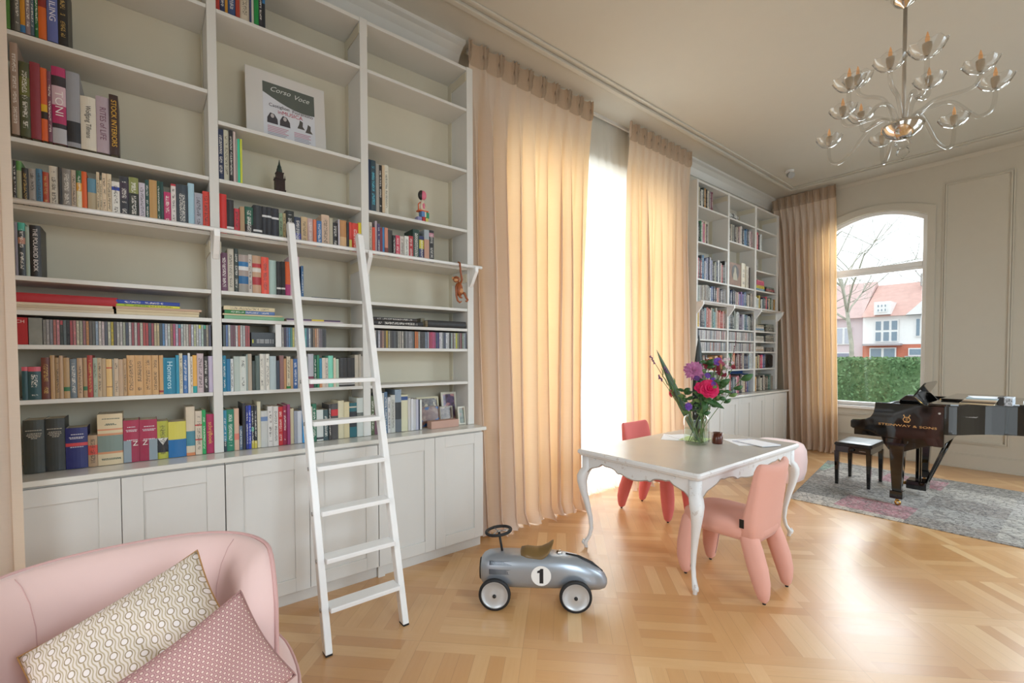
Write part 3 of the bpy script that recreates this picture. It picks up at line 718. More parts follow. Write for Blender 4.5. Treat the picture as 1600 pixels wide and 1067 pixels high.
NEAR_ROWS = {
'L0': (3.100, '''-502 24 317 4a7d2c - -;-478 14 301 2a2820 - -;-465 19 292 6b6a64 w -;-446 17 294 c98a20 - 0-.12:3070a0;-429 18 303 8a7a80 w -;-411 12 303 4a6070 w -;-399 14 302 1f6b35 w -;-386 29 306 d8661c - .5-1:8a2820;-356 39 323 5f6aa8 T -;-317 36 327 1c1a18 g -'''),
'L1': (2.610, '''-484 26 430 a08878 w -;-457 36 355 4f5232 w .55-.8:686a28;-421 36 366 8c2f3c - -;-385 23 351 e0622a - .4-.5:e0b020|.3-.4:302018;-362 15 343 7a4558 w -;-347 51 375 b83068 T .0-.2:b8b8c0|.2-.26:302830|.5-.75:d8b8c4|.75-.88:302830;-296 51 372 9a9ca4 - .06-.34:26262c;-245 59 268 e0d8c8 T -;-186 51 287 b7a4ae T -;-135 37 310 3a2018 T -'''),
'L2': (2.287, '''-485 11 199 2a2424 w -;-475 19 201 a8a888 - .78-1:5a9048;-456 21 172 25221e g -;-435 26 175 a09890 k -;-409 22 180 4a7a98 k -;-387 22 171 b04428 g -;-364 32 207 d8cfbf k -;-332 12 206 302c28 - -;-320 35 205 8c8680 w -;-285 18 205 c8b4a0 k -;-266 20 206 30683c w .1-.5:e0d8b0|.5-.7:e0a030;-247 20 206 e2601c - -;-226 35 179 b8a888 - .6-1:6090a8;-191 12 216 d4c0a0 k -;-179 10 178 d8c4a4 k -;-169 17 217 e0c8a8 k -;-152 20 219 dcc8a8 k -;-132 32 184 e4e0d8 k 0-.08:208840|.75-.85:2840a0;-101 38 219 2c2c34 w .45-.85:3a2a3c;-63 40 223 22281e w .62-1:8a9050;-22 27 202 c8c0cc k -;5 17 224 1c4a44 w -;22 34 230 c0955a - -;56 14 231 1c4a38 w -;70 15 230 1a4440 - -;85 32 179 c03068 w -;117 23 230 e0d8d4 k .95-1:c03040|0-.04:c03040;141 54 235 333e48 w -;195 30 253 a8ccdc - -;225 39 204 a8a8b4 k -;264 33 222 d84030 k -'''),
'L3': (1.942, '''-486 10 253 8a8490 - -;-475 24 253 2a3034 w .85-1:40a890|.6-.72:b07860;-451 14 239 98a89a - -;-438 40 249 1a1718 T -'''),
'L6': (1.342, '''-477 21 161 1c4a50 - .88-1:d05868;-456 45 161 1c4a50 w .86-1:d05868;-411 33 206 6b3428 g -;-378 16 217 b8946a - -;-362 16 205 b09068 k -;-346 14 215 c0a080 - -;-332 23 205 b4946a - .18-.28:307048;-309 27 199 76838c w -;-282 21 203 c0a080 k -;-260 16 204 b08e68 - .18-.28:307048;-244 21 217 a8362e g -;-223 18 204 a4b09c k -;-206 18 203 c0a888 k -;-188 17 200 bfa684 - -;-171 23 197 e0b878 - .75-.78:c04030|.25-.27:805040;-148 8 196 a8a090 - -;-140 18 200 ccb498 k -;-122 19 196 c0a284 - -;-103 14 200 b8966e k -;-89 35 217 d0a470 k -;-54 35 217 cca06c k -;-19 36 217 cc9f6a k -;17 29 217 cda26e k -;47 20 217 cda06a - .05-.1:a03030;66 57 203 1580a0 T -;123 15 217 2490b0 - -;138 16 228 d0c8b0 k -;154 24 217 4c7cb8 w -;178 11 230 e0e0dc - -;189 12 210 e4d8c8 k -;201 20 217 e8b050 - 0-.18:20a0a0;221 32 227 c8b4b8 k -;253 22 210 2a2420 w -;275 24 212 c8bcd4 - -'''),
'L7': (0.982, '''-479 74 260 30352f h -;-406 73 261 2c302e h -;-332 83 208 20286e H .55-.63:d04048;-249 37 163 b09070 k .38-.68:d04838;-212 101 268 dcc8a4 K .68-.71:d8906c|.22-.62:d09068|.26-.58:7c8c84;-110 67 227 a82a4c H .0-.48:9c2446;-43 77 224 a82a4c H .0-.48:9c2446;33 49 210 b4b440 k .17-.36:28282c|.36-.55:e8e4dc;82 82 202 d8cc58 - 0-.5:1c6ca8;164 42 281 d8c8b0 - .2-.5:4a8898|.0-.06:d88858;207 34 254 d8c8b4 k .66-.69:d04040|.33-.36:d04040;240 19 258 18a058 w -;259 42 231 b02458 T -'''),
'M0': (3.580, '''345 21 225 a83028 - -;366 26 237 202c50 w -;392 15 239 c08828 - -;407 38 253 2c4878 w -;446 23 260 a83c28 - -;469 51 270 d0c4b0 k -;520 10 277 303c68 - -;530 13 282 d8d4c8 - -;543 26 292 0f8a40 - -;569 20 295 282830 w -;589 17 304 2870a8 - 0-.5:202830'''),
'M2': (2.597, '''343 30 293 1e2c50 w -;373 27 296 c8c4b0 k -;400 20 299 282426 w -;420 14 313 d8c4c0 - -;434 9 259 a09c94 - -;443 13 262 3cc8a0 - -;456 12 264 c8d040 - -'''),
'M3': (2.281, '''345 38 231 d02820 - -;382 37 205 241e20 - .16-.22:e0e0e0;420 30 160 c83040 k -;450 25 176 b49470 - -;476 45 183 1f5c48 w 0-.42:201e20;521 49 201 202228 - .2-.26:e0e0e0;570 26 202 1e2028 - .68-.74:e0e0e0;596 28 203 1e2028 - .68-.74:e0e0e0;624 41 202 22222c - .66-.72:e0e0e0;665 22 179 88a080 k -;687 18 183 a89870 k -;705 49 204 202420 w -;754 42 172 2c3850 w .1-.4:303c90;796 41 182 d0b48c k -;836 34 177 c8a8a4 w -;871 21 176 e07850 - -;892 32 172 4070a8 w -;923 51 219 d4b8a0 k -;974 23 205 b8b098 - -;997 35 179 201e20 w -;1032 11 205 c8c0c8 - -;1043 47 205 c08850 - .1-.45:d8b080|.0-.1:503020;1090 17 197 201c1c - -;1107 19 200 d84030 - 0-.4:d8c860;1127 46 200 d83828 w -;1172 25 210 282830 - .55-1:e0c820'''),
'M4': (1.934, '''346 35 233 6a3c58 w -;381 33 260 ccc4b4 k -;415 23 266 28342e w -;438 52 234 a89890 - .7-.82:2070a8|.6-.7:e0e0e0|.25-.45:1c6498|.0-.22:98948c;489 22 241 c8c0b8 k -;512 48 238 c8a080 - .7-.8:c03038|.58-.68:e0d8d0|.25-.45:b02830;560 42 235 e85038 k -;602 44 222 a8c0b8 - -;646 25 218 1e1a1c - .2-.25:e0e0e0;672 24 221 1e1a1c - .2-.25:e0e0e0;696 30 224 e06020 - 0-.35:b02870;726 56 265 d8b8c4 - -'''),
'M7': (1.338, '''345 20 219 1c80a0 w -;365 21 199 1474a4 - -;386 17 199 e0e4e4 k -;404 33 214 b8c4bc - -;436 34 214 d4d8d0 k -;470 8 226 98a8a4 - -;478 22 231 b4a490 - -;501 18 185 38443e - -;519 25 218 566660 - -;543 22 232 dcd8cc k -;565 11 237 c8c4bc - -;577 21 240 e4e0d4 k -;598 37 215 b8c8cc - -;635 19 187 3c4858 - -;655 25 219 946c68 - -;679 16 199 d0a070 - -;696 23 213 d8ccb0 k .03-.1:208840;719 15 197 c0a078 - -;734 27 197 2c5c98 w -;761 34 215 c8c0b4 k -;795 31 210 b8c0b8 - -;826 35 252 b8b8c0 - .0-.35:803850;862 20 219 206048 w -;882 16 222 30805c - -;897 17 200 2888a8 - .0-.3:d09060;914 22 203 d8c8b8 - -;936 20 202 d0c4b8 k -;956 33 217 80d4b8 - -;989 16 203 d8c8b0 - -;1006 21 195 b8ccb4 - -;1027 55 203 282424 - .08-.12:c0c0c0;1082 55 203 282424 - .08-.12:c0c0c0;1137 29 222 c8c0b0 - -;1165 16 226 beb6a8 - -;1181 14 214 c8c4bc - -'''),
'M8': (0.982, '''345 18 248 3c90b0 w 0-.25:203848;362 39 251 1c7c60 w -;401 26 254 d8b098 - .25-.4:e08070;428 17 146 5c7088 w -;444 17 284 26262c - -;462 14 268 1c2c80 w -;476 15 269 1c3cb0 w -;491 16 266 20242c w .4-.5:40a080|0-.18:c8b850;507 16 263 20242c w 0-.18:c8b850;524 20 288 d4ccb0 - -;544 39 228 c8c8c4 - .72-.84:7088b0;583 30 255 e0dcd8 k -;613 30 253 e0dcd8 k -;642 28 247 c8242c w -;670 25 253 9c1c48 w -;695 18 259 a03c78 - -;713 22 231 d4c8a8 - -;735 22 214 9ca0ac - -;756 29 212 d0d4dc - -;786 11 214 2c98d8 - -;797 30 228 b0b8bc k -;827 23 234 d8d0c4 - -;849 27 253 1c6c50 w -;876 43 210 d4d8d4 - .05-.12:404048;919 35 207 3c5458 w -;954 16 242 383434 w -;970 48 244 4c4848 - .66-.84:c82830;1018 41 262 dcd4b4 - -;1059 37 251 e0d4ac - -;1097 51 241 206874 - .3-.75:2c3038|.86-.9:d0c8b8;1148 52 274 d4dcd8 - .5-.62:707874'''),
'R2': (2.594, '''1247 18 359 1c3050 - -;1265 38 357 2c4450 c -;1303 24 340 a09c94 - -;1327 23 339 242220 w -;1350 20 341 d0b898 - -;1370 30 350 d8d4c4 k -'''),
'R3': (2.281, '''1248 25 228 d0c4b4 k -;1273 21 195 dc4c2c - -;1294 16 244 b0a0a8 - -;1310 21 226 4c4068 w -;1331 18 202 802c38 - -;1349 16 208 3c80b8 - -;1365 26 208 d08870 - 0-.3:803830;1391 37 198 383430 - -;1428 23 163 201c1c w -;1451 36 168 d03c58 w -;1487 34 167 c8c0b8 k -;1521 34 173 e0e0d8 k -;1555 38 180 b02830 w -;1593 54 238 1c4034 w -;1647 39 195 2c3468 w .5-.85:c8c030;1686 42 248 a8b0b8 - .1-.7:c89880;1727 44 251 1e1a1c w .8-.92:c08090'''),
'R8': (0.982, '''1248 27 281 50603c w -;1275 26 272 704858 - -;1301 25 293 98a0a8 - -;1326 25 299 c8c8c4 - -;1351 25 305 4c6c8c w -;1376 24 266 d0d0d0 k -;1400 35 280 c8c8c0 k -;1436 51 331 606870 - .3-.7:303438|.7-1:90a0b0;1486 53 278 d8d4b4 - .85-.95:30508c;1540 22 249 d4d0cc - -;1562 20 243 dcdce0 - -;1582 21 239 c8c8c8 - -;1603 22 237 c0c0d0 - -;1625 12 233 282c48 - -;1637 17 232 e8e8e0 - -'''),
}

WHERE = {'L0': 'top left shelf of near bookcase', 'L1': 'second left shelf of near bookcase', 'L2': 'long left row above the empty shelf', 'L3': 'left shelf above the red folio',
         'L6': 'left row below the disc row', 'L7': 'left worktop row of near bookcase', 'M0': 'top middle shelf above the poster', 'M2': 'shelf beside the tower figurine',
         'M3': 'middle row above ladder rail', 'M4': 'middle row just under the rail', 'M7': 'middle row crossed by the ladder', 'M8': 'middle worktop row behind the ladder',
         'R2': 'right shelf beside the wooden doll', 'R3': 'right row above the hanging monkey', 'R8': 'right worktop row beside photo frames'}
GAPN = {'L0': .33+.12, 'L1': .458, 'L2': .28, 'L3': .30, 'L6': .235, 'L7': .325, 'M0': .3, 'M2': .305, 'M3': .28, 'M4': .30, 'M7': .235, 'M8': .325, 'R2': .45, 'R3': .28, 'R8': .325}
TITLES = {('L0', 8): ('SAILING', 'e4e4ec', 0.032, 1.0), ('L1', 5): ('TONI', 'f0e8e8', 0.05, 1.0), ('L1', 7): ('Wolfgang Tillmans', '3a3430', 0.028, 1.0), ('L1', 8): ('RITES of LIFE', '7a5060', 0.034, 1.0),
          ('L1', 9): ('STOCK INTERIORS', 'e0b040', 0.030, 1.0), ('L3', 3): ('THE POLAROID BOOK', 'e8e0dc', 0.022, 1.0), ('L6', 24): ('Homeros', 'c8e8f0', 0.034, 1.0), ('L7', 12): ('schrijfboek', 'e8b060', 0.028, 1.0)}
_ink = {}
def ink_mat(h):
    if h not in _ink: _ink[h] = simple('printed_ink_'+cname(h).replace(' ', '_'), h, 0.5, vary=0)
    return _ink[h]
rb = random.Random(5)
def place_book(x, y, z, w, h, d, col, ink, bands, label, group, hard=True, pages=True, flat=False):
    mb, pg = book_mesh(w, h, d, col, ink, bands, hard)
    ob = mb.build('book', MT['book'], None, fix=False)
    tag(ob, label, 'book', group)
    if pages: pg.build('pages', MT['page'], ob, local=True)
    if flat:   # lying down, spine to the room, head to the left (+ thickness up)
        ob.rotation_euler = (PI/2, 0, 0); ob.location = (x, y+h, z)
    else: ob.location = (x, y, z)
    return ob
NBOOK = 0
for key, (z, s) in NEAR_ROWS.items():
    items = [e.split(' ') for e in s.split(';')]
    cols = [e[3] for e in items]; sizes = [(int(e[1])/1000, int(e[2])/1000) for e in items]
    labs = row_labels(cols, sizes, WHERE[key])
    for i, e in enumerate(items):
        y0, w, h = int(e[0])/1000, int(e[1])/1000, int(e[2])/1000
        h = min(h, GAPN[key]-0.006)
        col, ink, bd = e[3], e[4], e[5]
        d = min(0.24, 0.11+0.42*max(0, h-0.13)) if h < 0.33 else 0.25
        dx = rb.uniform(-0.005, 0.003); x = -3.188+dx
        title = TITLES.get((key, i))
        ob = place_book(x, y0+0.0004, z+0.0006, w-0.0009, h, d, col, ink if (ink in INK and ink not in 'hHK') else None, seg_bands(bd), labs[i], 'books in the '+WHERE[key], hard=(w > 0.02))
        NBOOK += 1
        if title:
            t, ic, sz, sq = title
            sz = min(sz, w*0.8)
            L_ = len(t)*sz*0.56; sq = min(1.25, h*0.78/L_)
            tm = text_mesh(t, sz, ink_mat(ic), ob, (0.0012, w/2-0.0005, h*0.52), (PI/2, PI/2, PI/2), 'title_lettering', 0.0003, squash=sq, world_loc=False)
            tm.rotation_euler = Matrix(((0, 0, 1), (0, 1, 0), (-1, 0, 0))).to_euler()
        if ink in ('h', 'H', 'K'):   # horizontal title lines printed across a wide spine
            mb = MB()
            lines = {'h': ((.80, .9), (.74, .7), (.71, .8), (.68, .6), (.65, .3)), 'H': ((.83, .6), (.76, .8), (.73, .7), (.52, .7)), 'K': ((.90, .75), (.80, .4), (.78, .5), (.12, .85), (.10, .8))}[ink]
            for zz, wd in lines:
                k = 0; yy = w*(0.5-wd*0.42)
                while yy < w*(0.5+wd*0.42):
                    g = rb.uniform(0.003, 0.009); mb.box(0.0002, 0.0012, yy, min(yy+g, w*0.95), h*zz, h*zz+0.0035); yy += g+0.0018
            mb.build('title_lettering', ink_mat(INK[ink]), ob, local=True)
        if key == 'L7' and i in (5, 6):
            side = 0 if i == 5 else 1
            y_a, y_b = (0.0, w*0.48) if side == 0 else (w*0.52, w-0.001)
            MB().box(-0.004, 0.0008, y_a, y_b, 0.001, h*0.52).build('grey_label', ink_mat('8c98a0'), ob, local=True)
            yc_ = w*0.74 if side == 0 else w*0.30
            tm = text_mesh('Z', 0.036, ink_mat('e8e4dc'), ob, (0.0016, yc_, h*0.44), (PI/2, 0, PI/2), 'title_lettering', world_loc=False)
        if key == 'L7' and i == 7:
            p = MB()
            for sgn in (0, 1):
                y_ = 0.001 if sgn == 0 else w-0.002
                p.prism([(-0.001, y_, h*.17), (-0.001, w/2, h*.36), (-0.001, y_, h*.55)], (0.0018, 0, 0))
            p.build('black_triangles', ink_mat('28282c'), ob, local=True)

# books lying flat
def flat_stack(x, y0, z, items, where):
    """items bottom-up: (dy, length, thickness, depth, colour, ink, bands, words)"""
    zz = z+0.0006
    for it in items:
        dy, L_, th, d, c, ink, bd, words = it
        place_book(x, y0+dy, zz, th, L_, d, c, ink, seg_bands(bd), words, 'books lying flat in the near bookcase', hard=th > 0.012, flat=True)
        zz += th+0.0006
flat_stack(-3.19, -0.53, 1.777, [(0, .395, .012, .25, 'd8c8b0', None, '', 'pale magazine lying flat at the bottom of the stack under the red folio'),
    (.004, .39, .013, .25, 'cbb89c', None, '', 'beige magazine lying flat in the middle under the large red folio'), (0, .39, .013, .25, 'dccdb4', None, '', 'cream magazine lying flat directly beneath the large red folio'),
    (-.01, .42, .045, .26, 'b01c28', None, '', 'large red folio lying flat on a stack of pale magazines')], '')
flat_stack(-3.19, -0.125, 1.777, [(0, .36, .016, .26, 'dccba8', None, '', 'cream magazine lying lowest in the stack right of the red folio'), (0.0, .362, .014, .26, 'd4c09c', None, '', 'tan magazine lying second lowest right of the red folio'),
    (-.002, .375, .012, .26, 'c8a488', None, '', 'thin tan paper volume lying under the lime green and blue books'), (.0, .272, .013, .22, 'a8c030', 'k', '0-.5:d8d83c', 'lime green book lying flat beneath the blue one, left bay'),
    (.0, .272, .020, .22, '2040a0', 'w', '', 'blue book lying flat on top of a lime green book, left bay')], '')
flat_stack(-3.19, 0.352, 1.777, [(.008, .325, .022, .22, '80b48c', None, '', 'pale green book lying lowest in the middle bay flat stack'), (.0, .325, .009, .22, 'd8c49c', None, '', 'thin cream book lying on the pale green book, middle bay'),
    (.01, .27, .021, .2, '5878b0', 'w', '.6-1:208040', 'blue and green book lying between two cream books, middle bay'), (.006, .275, .024, .2, 'e0d0a8', 'k', '', 'cream book lying flat on top of the middle bay stack')], '')
flat_stack(-3.19, 0.70, 1.777, [(.0, .36, .008, .22, 'd8c8c8', None, '', 'thin pale booklet lying flat behind the ladder under a purple one'), (.0, .34, .010, .22, '503058', None, '.32-.55:d8c020', 'thin purple booklet with a yellow patch lying behind the ladder')], '')
flat_stack(-3.19, 1.262, 1.777, [(.0, .41, .036, .24, '1a1818', 'w', '', 'black white-lettered book lying flat at the bottom in the right bay'), (.0, .36, .022, .24, '24201f', 'w', '', 'black book with white lettering lying on another, right bay')], '')
flat_stack(-3.19, 1.715, 1.777, [(.0, .35, .056, .24, '201e1e', None, '', 'plain black box-like volume lying flat at the right bay end')], '')
place_book(-3.24, 1.678, 1.7776, .033, .072, .2, '70684c', None, [], 'small olive box volume between two black lying books, right bay', None, True, False)
# open thin book lying behind the ladder
flat_stack(-3.21, 0.86, 1.942, [(.0, .19, .006, .2, '2c3c50', None, '', 'thin dark blue booklet lying alone on the shelf behind the ladder')], '')
o_ = place_book(-3.19, 0.792, 1.9426, .014, .2, .15, '2c5c88', 'w', [], 'slim blue book standing alone right of the left ladder stile', None)

# disc cases
def disc_case(x, y, z, w, h, col, label, group, col2=None):
    d = 0.14 if h > 0.11 else 0.12
    mb = MB(); ci = (colr(col), (0.1, 0.1, 0.1, 1)); e = (colr('343436'), (0, 0, 0, 0))
    b = 0.0012
    mb.box(-d, 0, b, w-b, 0, h, 0, ci)
    if col2: mb.box(0, 0.0004, b, w-b, h*0.82, h*0.99, 0, (colr(col2), (0, 0, 0, 0)))
    mb.box(-d, 0.0006, 0, b, 0, h, 0, e); mb.box(-d, 0.0006, w-b, w, 0, h, 0, e)
    mb.uv = []
    for f in mb.f: mb.uv.append([((mb.v[i][1])/w, mb.v[i][2]) for i in f])
    ob = mb.build('disc_case', MT['book'], None, fix=False)
    ob.location = (x, y, z); tag(ob, label, 'disc case', group); return ob
def disc_row(y0, y1, z, h, cols, where, group, x=-3.19, col2={}):
    n = len(cols); w = (y1-y0)/n
    labs = row_labels(cols, [(w, h)]*n, where, 'disc case')
    for i, c in enumerate(cols):
        hh = h*(1+((i*7) % 5-2)*0.004)
        disc_case(x+((i*13) % 7-3)*0.0008, y0+i*w+0.0002, z+0.0006, w-0.0004, hh, c, labs[i], group, col2.get(i))
D1 = '9c9890 a4a0a0 8c8c94 b86c64 d08c94 3c4440 606c70 242830 b04850 c87c80 c8c0a8 b0b098 a06c70 c88c50 706860 686c68 98acc0 d0c8c0 c8b8b8 585c68 c8c8b0 c8b438 585058 b8b4ac bcb8b4 a8ac98 485060 c8c4c4 a85058 c8c0bc a02c40 c8c4b0 c04840 b84040 585860 b04c58 c8b890 c8b488 404c50 5888b8 c8c8d0 c0c8c0 a88460 c04870 b8b4c8 b85060 b8c4c4 c8c4b8 d0ccc0 b07870 c8ccdc c4c898 ccccc8 c8d0dc b0c4b8 484440 a89c84 44405c'.split()
disc_row(-0.40, 0.292, 1.611, .124, D1, 'left disc row', 'disc cases in the left bay', col2={5: 'b04850', 45: '2088a0', 53: 'd0d030', 55: '30a080'})
# face-out red cover and grey box set at the left end of the row
o = MB().box(-3.33, -3.186, -0.545, -0.451, 1.6118, 1.742).build('box_set', simple('red_cover', 'a81c20', 0.4, vary=0.02)); tag(o, 'red face-out box set with white title and a dark figure, left disc row', 'box set'); _W[o.name] = (0, 0, 0)
text_mesh('IBERICH', 0.021, ink_mat('d8c0b8'), o, (-3.1855, -0.498, 1.722), (PI/2, 0, PI/2), 'title_lettering', squash=1.0)
m = MB(); m.prism([(-3.186, -0.545+y, 1.613+z) for y, z in ((0, 0), (.036, 0), (.038, .03), (.03, .05), (.0, .055))], (0.001, 0, 0)); m.build('printed_figure', ink_mat('282824'), o)
m = MB(); m.prism([(-3.186, -0.545+y, 1.668+z) for y, z in ((0, 0), (.032, .004), (.024, .016), (.01, .026), (0, .028))], (0.0012, 0, 0)); m.build('printed_hat', ink_mat('a8a8a4'), o)
set_origin(o, (0, 0, 0))
o = MB().box(-3.33, -3.188, -0.448, -0.402, 1.6118, 1.742).build('box_set', simple('grey_card', '8c8c84', 0.6, vary=0.1, scale=30)); tag(o, 'mottled grey box set beside the red face-out one, left disc row', 'box set')
D2 = '50605c 5070a8 c8ccc8 804858 783c48 d8d4d4 d86038 d4d4d0 c8c8c8 b03838 b8403c'.split()
disc_row(0.352, 0.492, 1.611, .128, D2, 'middle bay left of the black box', 'disc cases in the middle bay')
o = MB().box(-3.32, -3.188, 0.498, 0.632, 1.6118, 1.702).build('box_set', MT['black_satin'], bevel=0.002); tag(o, 'black lettered box lying beside the white shelf divider, middle disc row', 'box set')
m = MB()
for k, (a, b) in enumerate(((.03, .045), (.048, .07), (.075, .10), (.105, .112), (.118, .124))):
    for j in range(3): m.box(-3.1885, -3.1872, .498+a, .498+b, 1.634+j*.009, 1.640+j*.009)
m.build('title_lettering', ink_mat('a8a8a8'), o, local=True)
MB().box(-3.1885, -3.187, .504, .511, 1.634, 1.656).build('yellow_mark', ink_mat('c8c850'), o, local=True)
o = MB().box(-3.40, -3.186, 0.634, 0.668, 1.6115, 1.7545).build('shelf_divider', MT['white_gloss'], bevel=0.001); tag(o, 'white divider block standing right of the black box, middle disc row', 'divider')
D3 = 'd0ccc8 4c4058 7080a8 4888b8 409080 d0c860 d8d8c8 903050 c8b8b0 585c60 a8a8a0 60b0b0 406080 c8ccd0 484848 8c7458 c88c60 d8b8a0 8c7c84 706870 282828 383838'.split()
disc_row(0.671, 0.945, 1.611, .126, D3, 'middle bay behind the ladder', 'disc cases in the middle bay')
D4 = '885068 c8c0b8 202028 b8b8c0 705050 b08870 685848 d0b040 a8a490 504c48 383840 585c60 3c3c38 a8a498 bcb4a8 c0b8ac 404440 8c8c90 7c7c80 a0a0a4 909094 606868 d87828 d87828 a8a8a0 302828 3c3430 343434 8898b0 a0a8b8 b02850 c03058 c04878 b04070 303c60 504888 d8d4dc d8d8d8 606870 404868 d0d4d8 d4d4d4 504c4c b0bcb4 685850 b8b8b4 c8c830 8c8c68 604848 a06868 8c9c84 a0a8b0 585c68'.split()
disc_row(1.262, 2.070, 1.611, .128, D4, 'right disc row near the curtain', 'disc cases in the right bay')

# ------------------------------------------------------------------ far bookcase contents
xf = -3.188+FX
def far_row(bay, z, y0, y1, cols, h0, h1, where, individual, hlist=None, d=0.2):
    global FARSTUFF
    n = len(cols); r = random.Random(int(z*1000)+bay*7); ws = [r.uniform(0.7, 1.4) for _ in cols]; S_ = sum(ws); y = y0
    geo = []
    for i, c in enumerate(cols):
        w = ws[i]/S_*(y1-y0); h = r.uniform(h0, h1); geo.append((y, w, h, c, r.uniform(-0.006, 0.004))); y += w
    if individual:
        labs = row_labels(cols, [(g[1], g[2]) for g in geo], where)
        for g, lb in zip(geo, labs):
            place_book(xf+g[4], g[0]+0.0005, dzf(z)+0.0006, g[1]-0.001, g[2], d, g[3], 'w' if sum(tuplecol(g[3])) < 380 else 'k', [], lb, 'books in the far bookcase', hard=False, pages=False)
    else:
        for g in geo:
            mb, _ = book_mesh(g[1]-0.001, g[2], d, g[3], 'w' if sum(tuplecol(g[3])) < 380 else 'k', [], False)
            o = len(FAR.v); ox, oy, oz = xf+g[4], g[0]+0.0005, dzf(z)+0.0006
            FAR.v += [(p[0]+ox, p[1]+oy, p[2]+oz) for p in mb.v]; FAR.f += [[k+o for k in f] for f in mb.f]; FAR.m += mb.m; FAR.c += mb.c; FAR.uv += mb.uv
FAR = MB(); FAR.uv = []
A0, A1, B0, B1, C0, C1 = 5.76, 6.565, 6.625, 7.435, 7.505, 8.25
def S(s): return s.split()
far_row(0, 3.577, A0+.02, A0+.40, S('d0c8b0 202020 d0d0c8 304040 b08040 202020 d0c8b8 909090 80606c 703040'), .22, .27, 'top left shelf of far bookcase', True)
far_row(0, 3.095, A0, A0+.26, S('2c3c34 202828 3c7c5c d0d0c8 d8b8b8 c85c80 d8c8b0 504040'), .24, .30, 'second left shelf of far bookcase', True)
far_row(0, 2.597, A0, A1-.01, S('c04850 382c30 8c3040 404858 2070a0 b0b0b8 606c90 8c90a8 404450 b0b4c4 8080a0 282c30 302c2c a8a890 606060 303c50 e0e0e0 343840 c8b8a8 b02c40 384438 282828 e0e4e4'), .24, .33, 'third left shelf of far bookcase', False)
far_row(0, 2.28, A0, A1-.01, S('8c948c a8a89c 98908c bcb4a4 807870 a09488 98948c 505050 d0d8dc 305088 202c48 302828 d09080 a08c88 706c6c 484c5c 706860 888888'), .20, .25, '', False)
far_row(0, 1.942, A0, A1-.03, S('d8b030 c8b8b0 384048 302c34 50707c 8cb0b8 a84c40 c07060 d0a098 a8a090 50807c 70a0a8 b8b0a0 c88878 e0a088 b84840 a85048 b83c34 c8b8a8 803430'), .22, .29, '', False)
far_row(0, 1.342, A0, A1, S('485850 30382c 8c7060 282830 c0b0a0 d09050 e0a850 d8b890 b06040 c87848 404850 888878'), .16, .22, '', False)
far_row(0, .98, A0+.2, A1-.01, S('889070 b8b088 d8cca0 c8b890 98a890 b0a090 c8c0b0 886858 d8d0c4'), .2, .3, '', False)
far_row(1, 3.24, B0, B1-.06, S('484c44 c0b8a8 8c8c84 383430 a89c8c 5c3c40 c8a8a0 d0ccc4 303438 5c90b8 406c98 384048 d8c0c0 907070'), .20, .27, '', False)
far_row(1, 2.28, B0, B1-.02, S('688088 303c58 384870 202838 283048 b09090 c8c0b0 a04c68 6870a8 8c6ca0 6c6cb0 505878 306c98 283848 b0a898 d8d0c4 302c2c c8b8a0 705c50'), .20, .26, '', False)
far_row(1, 1.942, B0, B1-.02, S('50707c 283440 202428 384848 889088 a8aca4 c8ccc8 686070 50405c 8c8498 c8c8d0 4c7478 506c84 384858 a8b0a8 686860 302c2c'), .20, .28, '', False)
far_row(1, 1.342, B0, B1-.02, S('c8b8a8 308060 406c50 c8c0a0 c86c40 484038 705058 a88880 684048 503848 c8b8a8 304060 283050 483840 8898a8 d0d4d0 c8ccd0'), .20, .25, '', False)
far_row(1, .98, B0, B1-.16, S('d8e0dc c8504c 283848 607078 384450 d8b8b8 c07080 585450 484444 c8b8a8 dcc8a0 6c4458 2c4880'), .2, .29, '', False)
far_row(2, 3.24, C0, C0+.22, S('c85060 b83c50 383840 e0e4e0 d0d8d8'), .23, .27, 'shelf right of centre in far bookcase', False)
far_row(2, 2.91, C0, C0+.06, S('c8c4bc 706c68'), .17, .2, '', False)
far_row(2, 2.28, C0, C1-.02, S('e0e4e0 c8ccc8 c8b050 403c38 d8dcd8 305060 303840 c83850 283850 c8b8a0 406048 c0c4b8 302c28 c09038'), .18, .24, '', False)
far_row(2, 1.342, C0, C0+.38, S('d0d4d0 c8b080 403830 c8b890 a02c48 c83c60 5870a0 30406c'), .19, .23, '', False)
far_row(2, .98, C0, C1-.06, S('e0a850 706860 504840 88806c c8c0b0 383430 c8bcb0 b0a898 484038 685848 3c6c60 587868 808880 988c7c'), .2, .28, '', False)
o = FAR.build('books', MT['book'], None, fix=False); tag(o, 'rows of upright books filling the lower and right shelves of the far bookcase', 'books', None, 'stuff')
rc = random.Random(9)
def discpal(n, pal): return [rc.choice(pal) for _ in range(n)]
PALD = S('c8c4c0 b8b4b0 d0ccc8 a8a4a8 8c8890 c0b8b4 d8d4cc 706c74 b0a8a8 98a0a8 c8b8b8 b88078 8898a0 d0d0d4')
for bay, (a, b) in (('left', (A0, A1)), ('middle', (B0, B1))):
    for zz, nm in ((1.777, 'upper'), (1.611, 'lower')):
        disc_row(a+0.002, b-0.02, dzf(zz), .125, discpal(26, PALD), '%s %s disc row, far bookcase' % (nm, bay), 'disc cases in the far bookcase', x=xf)
